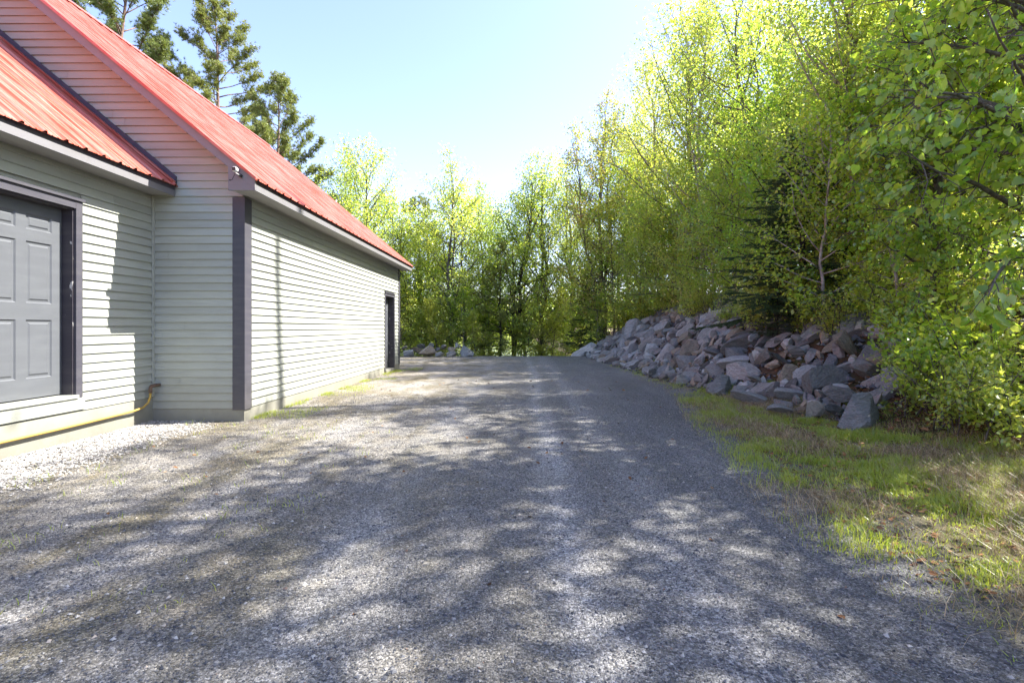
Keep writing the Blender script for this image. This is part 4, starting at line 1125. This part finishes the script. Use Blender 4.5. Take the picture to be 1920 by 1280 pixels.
# the forest on the bank
G2 = 'forest trees on the bank'
bankt = [
 ('birch_tree', 'birch2', 5.4, 21.8, 1.22, 'tall birch forming the left edge of the bank forest'),
 ('maple_tree', 'maple1', 6.5, 19.4, 1.18, 'tall maple standing behind the middle of the rock bank'),
 ('birch_tree', 'birch1', 6.1, 17.2, 1.12, 'birch over the top of the rock bank level with the side door'),
 ('maple_tree', 'maple2', 7.2, 15.2, 1.0, 'forked maple over the upper rocks'),
 ('birch_tree', 'birch2', 7.6, 12.9, .95, 'slender birch behind the spruce boughs'),
 ('maple_tree', 'maple1', 8.6, 11.2, .9, 'maple right of and behind the spruce'),
 ('birch_tree', 'birch1', 9.3, 17.6, 1.25, 'second-row birch above the rock bank'),
 ('maple_tree', 'maple2', 9.4, 21.0, .95, 'second-row maple behind the edge birch'),
 ('maple_tree', 'maple1', 13.5, 22.2, .95, 'second-row maple over the spruce'),
 ('birch_tree', 'birch2', 19.0, 20.4, .95, 'second-row birch in the upper right of the forest'),
 ('maple_tree', 'maple2', 8.6, 9.9, .8, 'forked maple high on the slope right of the spruce'),
 ('maple_tree', 'maple1', 12.6, 17.5, .85, 'third-row maple deep in the forest'),
 ('birch_tree', 'birch1', 15.8, 26.5, .95, 'third-row birch deep in the forest'),
 ('maple_tree', 'maple2', 22.5, 25.0, 1.0, 'large maple far up the slope at the right'),
 ('birch_tree', 'birch2', 8.0, 24.5, .85, 'birch beyond the far tip of the bank'),
 ('maple_tree', 'young', 6.6, 10.2, .85, 'young maple beside the spruce trunk'),
 ('maple_tree', 'young', 5.9, 14.2, .75, 'young maple growing out of the bank top'),
 ('maple_tree', 'young', 5.5, 18.6, .85, 'young tree leaning over the rocks level with the barn end'),
 ('maple_tree', 'young', 4.9, 20.8, .8, 'young tree near the far rocks'),
 ('birch_tree', 'birch1', 7.9, 6.2, 1.0, 'birch on the slope at the right edge of the picture'),
 ('maple_tree', 'maple3', 6.9, 3.0, 1.4, 'roadside maple shading the near drive'),
 ('maple_tree', 'maple3', 7.0, 5.5, 1.36, 'roadside maple behind the near basswood at the right edge'),
 ('maple_tree', 'maple3', 7.8, .8, 1.4, 'forked roadside maple at the near right'),
 ('maple_tree', 'maple3', 9.4, 3.2, .9, 'maple on the slope behind the near branches'),
 ('maple_tree', 'maple2', 6.2, -1.2, 1.0, 'roadside maple beside the camera'),
 ('maple_tree', 'young', 7.0, 9.7, .72, 'leafy young maple behind the leafy birch'),
 ('birch_tree', 'birch2', 6.5, 9.9, 1.0, 'leafy birch just right of the spruce'),
 ('maple_tree', 'young2', 7.0, 17.0, 1.0, 'dark green young maple above the rocks level with the side door'),
 ('maple_tree', 'young', 7.8, 19.5, 1.1, 'young maple in the shade behind the tall maple'),
 ('maple_tree', 'young2', 6.4, 12.6, 0.9, 'dark green young maple left of the spruce'),
 ('maple_tree', 'young', 8.2, 13.6, .9, 'young maple under the slender birch'),
 ('maple_tree', 'young2', 14.2, 17.0, 1.25, 'dark green young maple far back on the slope behind the spruce'),
 ('maple_tree', 'young', 7.6, 7.6, 0.9, 'bright young maple filling the slope right of the spruce'),
 ('maple_tree', 'young', 16.0, 19.6, 1.3, 'tall young maple far back on the upper slope'),
 ('maple_tree', 'young2', 18.2, 22.0, 1.35, 'dark young maple far back to the right of the spruce'),
 ('maple_tree', 'young', 10.8, 16.4, 1.3, 'bright young maple high behind the rock bank'),
 ('maple_tree', 'young2', 20.5, 22.6, 1.4, 'dark young maple far back at the right edge'),
 ('maple_tree', 'young', 12.9, 19.4, 1.3, 'bright young maple far back over the rock bank'),
 ('maple_tree', 'young', 6.2, 22.8, 1.1, 'young maple behind the edge birch'),
 ('maple_tree', 'young2', 7.6, 23.2, .8, 'dark young maple beyond the bank tip'),
 ('maple_tree', 'young2', 15.4, 23.2, 1.3, 'dark young maple deep in the right forest'),
 ('maple_tree', 'young', 17.4, 25.6, 1.4, 'bright young maple deep in the right forest'),
 ('maple_tree', 'maple1', 20.0, 26.0, .95, 'large maple closing the view up the slope'),
 ('maple_tree', 'maple2', 17.5, 18.8, .95, 'large forked maple deep behind the bank'),
 ('maple_tree', 'maple1', 13.0, 21.5, .85, 'large maple at the back of the bank forest'),
 ('birch_tree', 'birch2', 11.2, 24.0, .9, 'birch at the back of the bank forest'),
]
for nm, key, x, y, s_, lab in bankt:
    tree(nm, key, x, y, s_, lab, 'tree', G2)
# thin dead pole tree whose shadow falls on the barn wall
rg = np.random.default_rng(60); gt = Geo(); zz = np.linspace(0, 1, 16)
SP_ = np.stack([np.cumsum(rg.normal(0, .06, 16)), np.cumsum(rg.normal(0, .075, 16)), zz*16.4-.3*(zz == 0)], -1); gt.tube(SP_, .13-.05*zz, 9)
for k_ in range(9):
    i_ = rg.integers(6, 15); a_ = rg.uniform(0, 6.28); gt.tube(limb_path(rg, SP_[i_], (math.cos(a_), math.sin(a_), .5), rg.uniform(.3, .9), 5, .2, .15), np.linspace(.018, .006, 5), 5)
o = empty('dead_tree', (9.0, 11.1, hz(9.0, 11.1)-.05)); gt.obj('trunk', M['bark'], o, True)
tag(o, 'tall bare dead pole standing deep behind the near basswoods', 'tree')
# spruce with dark boughs
tree('spruce_tree', 'spruce1', 5.9, 10.75, .86, 'dark spruce with drooping boughs reaching out over the rocks', 'tree', rz=.3, sz=.56)
tree('hemlock_sapling', 'spruce2', 5.15, 10.3, .34, 'low dark evergreen bough hanging over the top rocks', 'sapling')

# near basswood with hero leaves: branches droop into the upper right
def hero():
    rg = np.random.default_rng(77); gt = Geo(); A = []; AD = []
    z = np.linspace(0, 1, 10)
    P = np.stack([.15*np.sin(z*3), .1*np.sin(z*4), z*7.2-.3*(z == 0)], -1); gt.tube(P, .13*(1-z)**.8+.012, 10)
    for i in range(34):
        t = .14+.84*(i+rg.random())/34; b = np.array([np.interp(t, z, P[:, k]) for k in range(3)])
        az = math.pi*.9+rg.normal()*1.1 if i % 3 else rg.uniform(0, 6.28)
        e = R(rg.normal()*14+8+25*t); L = (2.7*(1-t)**.4)*rg.uniform(.7, 1.15)+.3
        d = np.array([math.cos(az)*math.cos(e), math.sin(az)*math.cos(e), math.sin(e)])
        LP = limb_path(rg, b, d, L, 9, -.35, .12); gt.tube(LP, np.linspace(.011+.011*L, .005, 9), 6)
        for j in range(int(5*L)+3):
            s_ = rg.uniform(.2, 1.); k = min(7, int(s_*8)); d2 = unit(LP[k+1]-LP[k])
            TP = limb_path(rg, LP[k], d2*.6+unit(np.cross(d2, rg.normal(size=3)))*.8+np.array([0, 0, -.25]), rg.uniform(.3, .85), 6, -.35, .16)
            gt.tube(TP, np.linspace(.007, .0022, 6), 4)
            dead = rg.random() < .22
            for m in range(2):
                SP = limb_path(rg, TP[2+m], unit(TP[3]-TP[2])+rg.normal(size=3)*.7, rg.uniform(.15, .4), 5, -.2, .2); gt.tube(SP, np.linspace(.0035, .0018, 5), 3, cap=False)
                if not dead:
                    for q in (2, 3, 4): A.append(SP[q]); AD.append(SP[q]-SP[q-1])
            if not dead:
                for q in range(2, 6): A.append(TP[q]); AD.append(TP[q]-TP[q-1])
    A = np.array(A); AD = np.array(AD); AD /= np.linalg.norm(AD, axis=1)[:, None]
    n = 7600; idx = rg.choice(len(A), n)
    Pp = A[idx]+rg.normal(0, .035, (n, 3)); gl = Geo()
    leaves(gl, Pp, AD[idx]*.7+rand_dirs(rg, n)*.7+np.array([0, 0, -.45]), rand_dirs(rg, n)*.8+np.array([0, 0, 1.]), rg.uniform(.35, 1.2, n)*.088, TH, np.clip(rg.normal(.58, .25, n), 0, 1))
    return gt, gl
hero_g = hero()
HM = (hero_g[0].mesh('trunk', M['bark'], True), hero_g[1].mesh('crown', M['leaf_green'], True))
PR['hero'] = HM
tree('basswood_tree', 'hero', 5.9, 5.6, 1.0, 'near basswood with big heart-shaped leaves and grey dangling twigs', 'tree', rz=0)
tree('basswood_tree', 'hero', 7.5, 7.3, 1.0, 'second basswood right of the spruce with twiggy branches', 'tree', rz=-.5)

tree('basswood_tree', 'hero', 7.3, 8.9, .9, 'third basswood hidden deepest among the leaves right of the spruce', 'tree', rz=.35)
tree('basswood_tree', 'hero', 6.0, 7.4, .62, 'small basswood whose bright low branch hangs over the brown boulder', 'tree', rz=.2)
cr = [(6.25, 11.8, 'sapling2', .8, 'sapling on the bank crest behind the spruce tips'), (6.2, 13.2, 'sapling2', .8, 'sapling on the crest opposite the near barn wall'), (6.15, 14.6, 'sapling2', .85, 'bright sapling hanging over the highest rocks'),
      (6.0, 16.0, 'sapling2', .85, 'sapling on the crest opposite the barn side door'), (5.8, 17.3, 'sapling1', .9, 'sapling on the crest opposite the far barn corner'), (5.6, 18.7, 'sapling2', .9, 'sapling on the crest beyond the barn'),
      (5.4, 20.0, 'sapling1', .9, 'sapling over the far rocks'), (5.1, 21.3, 'sapling2', .85, 'sapling over the last rocks of the bank'), (5.55, 9.4, 'sapling2', 1.0, 'sapling burying the lower spruce boughs'),
      (6.1, 8.3, 'sapling2', .8, 'bright sapling above the leaning brown slab'), (6.9, 12.4, 'young', .75, 'young maple directly behind the spruce top'), (6.9, 16.4, 'young', .8, 'young maple filling the crest before the side door'),
      (6.5, 19.2, 'young2', .75, 'dark young maple filling the far crest'), (6.4, 10.0, 'young2', .62, 'young maple pressed against the spruce on its right')]
for x, y, key, s_, lab in cr: tree('sapling', key, x, y, s_, lab, 'sapling', 'saplings on the bank crest')
# shrubs and plants on the bank
sh = [
 ('shrub1', 1730, 760, 1.0, 'round yellow-green shrub just right of the long grass-edge rock'),
 ('shrub1', 1790, 790, 1.05, 'fine-leaved bright shrub in front of the leafy slope'),
 ('shrub2', 1745, 690, .9, 'broad-leaved shrub behind the brown boulder'),
 ('shrub2', 1780, 720, 1.0, 'broad-leaved shrub above the fine-leaved bright one'),
 ('shrub2', 1850, 740, 1.0, 'broad-leaved shrub low at the right edge of the picture'),
 ('shrub1', 1870, 660, 1.1, 'yellow-green shrub higher on the right slope'),
 ('shrub1', 1400, 585, 1.1, 'yellow-green shrub overhanging the top rocks under the spruce'),
 ('shrub1', 1330, 572, 1.0, 'yellow-green shrub on the crest left of the spruce'),
 ('shrub3', 1265, 572, .9, 'leafy shrub crowning the middle of the rock bank'),
 ('shrub3', 1215, 590, .9, 'leafy shrub crowning the far rocks'),
 ('shrub1', 1500, 610, 1.1, 'fine-leaved shrub behind the leaning brown slab'),
 ('shrub1', 1560, 615, 1.0, 'fine-leaved shrub right of the top rocks'),
 ('shrub2', 1700, 620, .9, 'broad-leaved shrub above the leaning brown slab'),
 ('shrub1', 1720, 630, 1.0, 'yellow-green shrub in the middle of the right slope'),
 ('shrub2', 1800, 620, 1.0, 'broad-leaved shrub upslope under the basswood'),
 ('shrub3', 1170, 610, .9, 'leafy shrub over the far rock tip'),
 ('shrub3', 1890, 800, .55, 'drooping shrub at the verge on the right edge'),
 ('shrub1', 1620, 590, 1.1, 'fine-leaved shrub on the crest right of the spruce'),
 ('shrub3', 1450, 560, .9, 'leafy shrub under the spruce boughs'),
 ('shrub3', 1550, 560, .9, 'leafy shrub between spruce and second basswood'),
 ('shrub3', 1300, 585, .8, 'leafy shrub spilling over the upper rocks left of the spruce'),
 ('shrub1', 1365, 600, 1.0, 'yellow-green shrub spilling over the upper rocks under the spruce'),
 ('shrub3', 1430, 600, .7, 'leafy shrub hanging over the rocks right under the spruce'),
 ('shrub1', 1185, 600, 1.0, 'yellow-green shrub on the crest near the far rocks'),
]
for key, px, py, s_, lab in sh:
    p = on_ground(px, py+12)
    if p[1] > 30: continue
    tree('shrub', key, p[0], p[1], s_*1.25, lab, 'shrub', 'shrubs on the bank')
# ground cover
rg = np.random.default_rng(91)
n = 900; x = rg.uniform(4, 11, n); y = rg.uniform(3, 24, n); d = x-xbank(y)
top = np.interp(y, [3, 6.6, 7.5, 9, 11, 13, 18, 21, 23.2], [.3, .9, 1.5, 2.2, 2.6, 2.85, 2.95, 2.5, 1.2])
keep = (d > top-.1+.3*rg.random(n)); x, y = x[keep], y[keep]
g = Geo()
for a, b in zip(x, y):
    m = rg.integers(25, 60); c = np.array([a, b, hz(a, b)])
    P = c+rg.normal(0, 1, (m, 3))*np.array([.22, .22, .0])+np.array([0, 0, 1])*rg.uniform(.03, .3, (m, 1))
    nr = rand_dirs(rg, m)*.5+np.array([0, 0, 1.]); t0 = rg.uniform(.3, .8)
    leaves(g, P, np.cross(rand_dirs(rg, m), nr), nr, rg.uniform(.03, .07, m), T6, np.clip(rg.normal(t0, .15, m), 0, 1))
m = 26000; x = rg.uniform(-9, 3.5, m); y = 23.6+rg.random(m)*8; P = np.stack([x, y, height(x, y)+rg.uniform(.03, .55, m)*noise(x, y, 1.2, 8)*1.6], -1)
nr = rand_dirs(rg, m)*.5+np.array([0, 0, 1.]); leaves(g, P, np.cross(rand_dirs(rg, m), nr), nr, rg.uniform(.06, .11, m), T4, np.clip(rg.normal(.55, .2, m), 0, 1))
tag(g.obj('undergrowth', M['leaf']), 'low green ground plants under the trees', 'undergrowth', kind='stuff')
# far wood across the lake
n = 60000; x = rg.uniform(-260, 260, n); y = 285+rg.random(n)*130; zc = height(x, y, False)
P = np.stack([x, y, zc+rg.random(n)*(6+9*noise(x, y, .12, 3))], -1)
g = Geo(); leaves(g, P, rand_dirs(rg, n), rand_dirs(rg, n), rg.uniform(1.2, 2.6, n), T4, rg.random(n))
tag(g.obj('distant_wood', M['leaf']), 'green wood on the far lake shore', 'wood', kind='stuff')

# ------------------------------------------------------------------ light, sky, camera
w = bpy.data.worlds.new('World'); S.world = w; w.use_nodes = True
nt = w.node_tree; bg = nt.nodes['Background']
sk = nt.nodes.new('ShaderNodeTexSky'); sk.sky_type = 'NISHITA'; sk.sun_disc = False
el = math.asin(SUN[2]); azm = math.atan2(SUN[0], SUN[1])
sk.sun_elevation = el; sk.sun_rotation = azm; sk.altitude = 300; sk.air_density = 1.; sk.dust_density = 1.2; sk.ozone_density = 2.2
nt.links.new(mix(nt, 1., sk.outputs[0], (.64, .565, .63), 'MULTIPLY'), bg.inputs[0]); bg.inputs[1].default_value = .15
sl = bpy.data.lights.new('sun', 'SUN'); sl.energy = 3.2; sl.angle = R(.53); sl.color = (1, .96, .9)
so = link('sun', sl); so.rotation_euler = Vector(-SUN).to_track_quat('-Z', 'Y').to_euler(); so.location = (20, 5, 25)
cd = bpy.data.cameras.new('camera'); co = link('camera', cd); co.location = (0, 0, EYE)
co.rotation_euler = (R(90), 0, 0); cd.shift_x = -18/1920; cd.lens = 18; cd.sensor_width = 36; cd.shift_y = -26/1920
cd.clip_start = .05; cd.clip_end = 3000
S.camera = co
S.view_settings.view_transform = 'Standard'; S.view_settings.look = 'None'; S.view_settings.exposure = 2.45; S.view_settings.gamma = 1
S.render.engine = 'CYCLES'
c = S.cycles; c.max_bounces = 12; c.diffuse_bounces = 7; c.glossy_bounces = 2; c.transmission_bounces = 8; c.transparent_max_bounces = 4
c.use_denoising = True; c.sample_clamp_indirect = 6
c.caustics_reflective = False; c.caustics_refractive = False
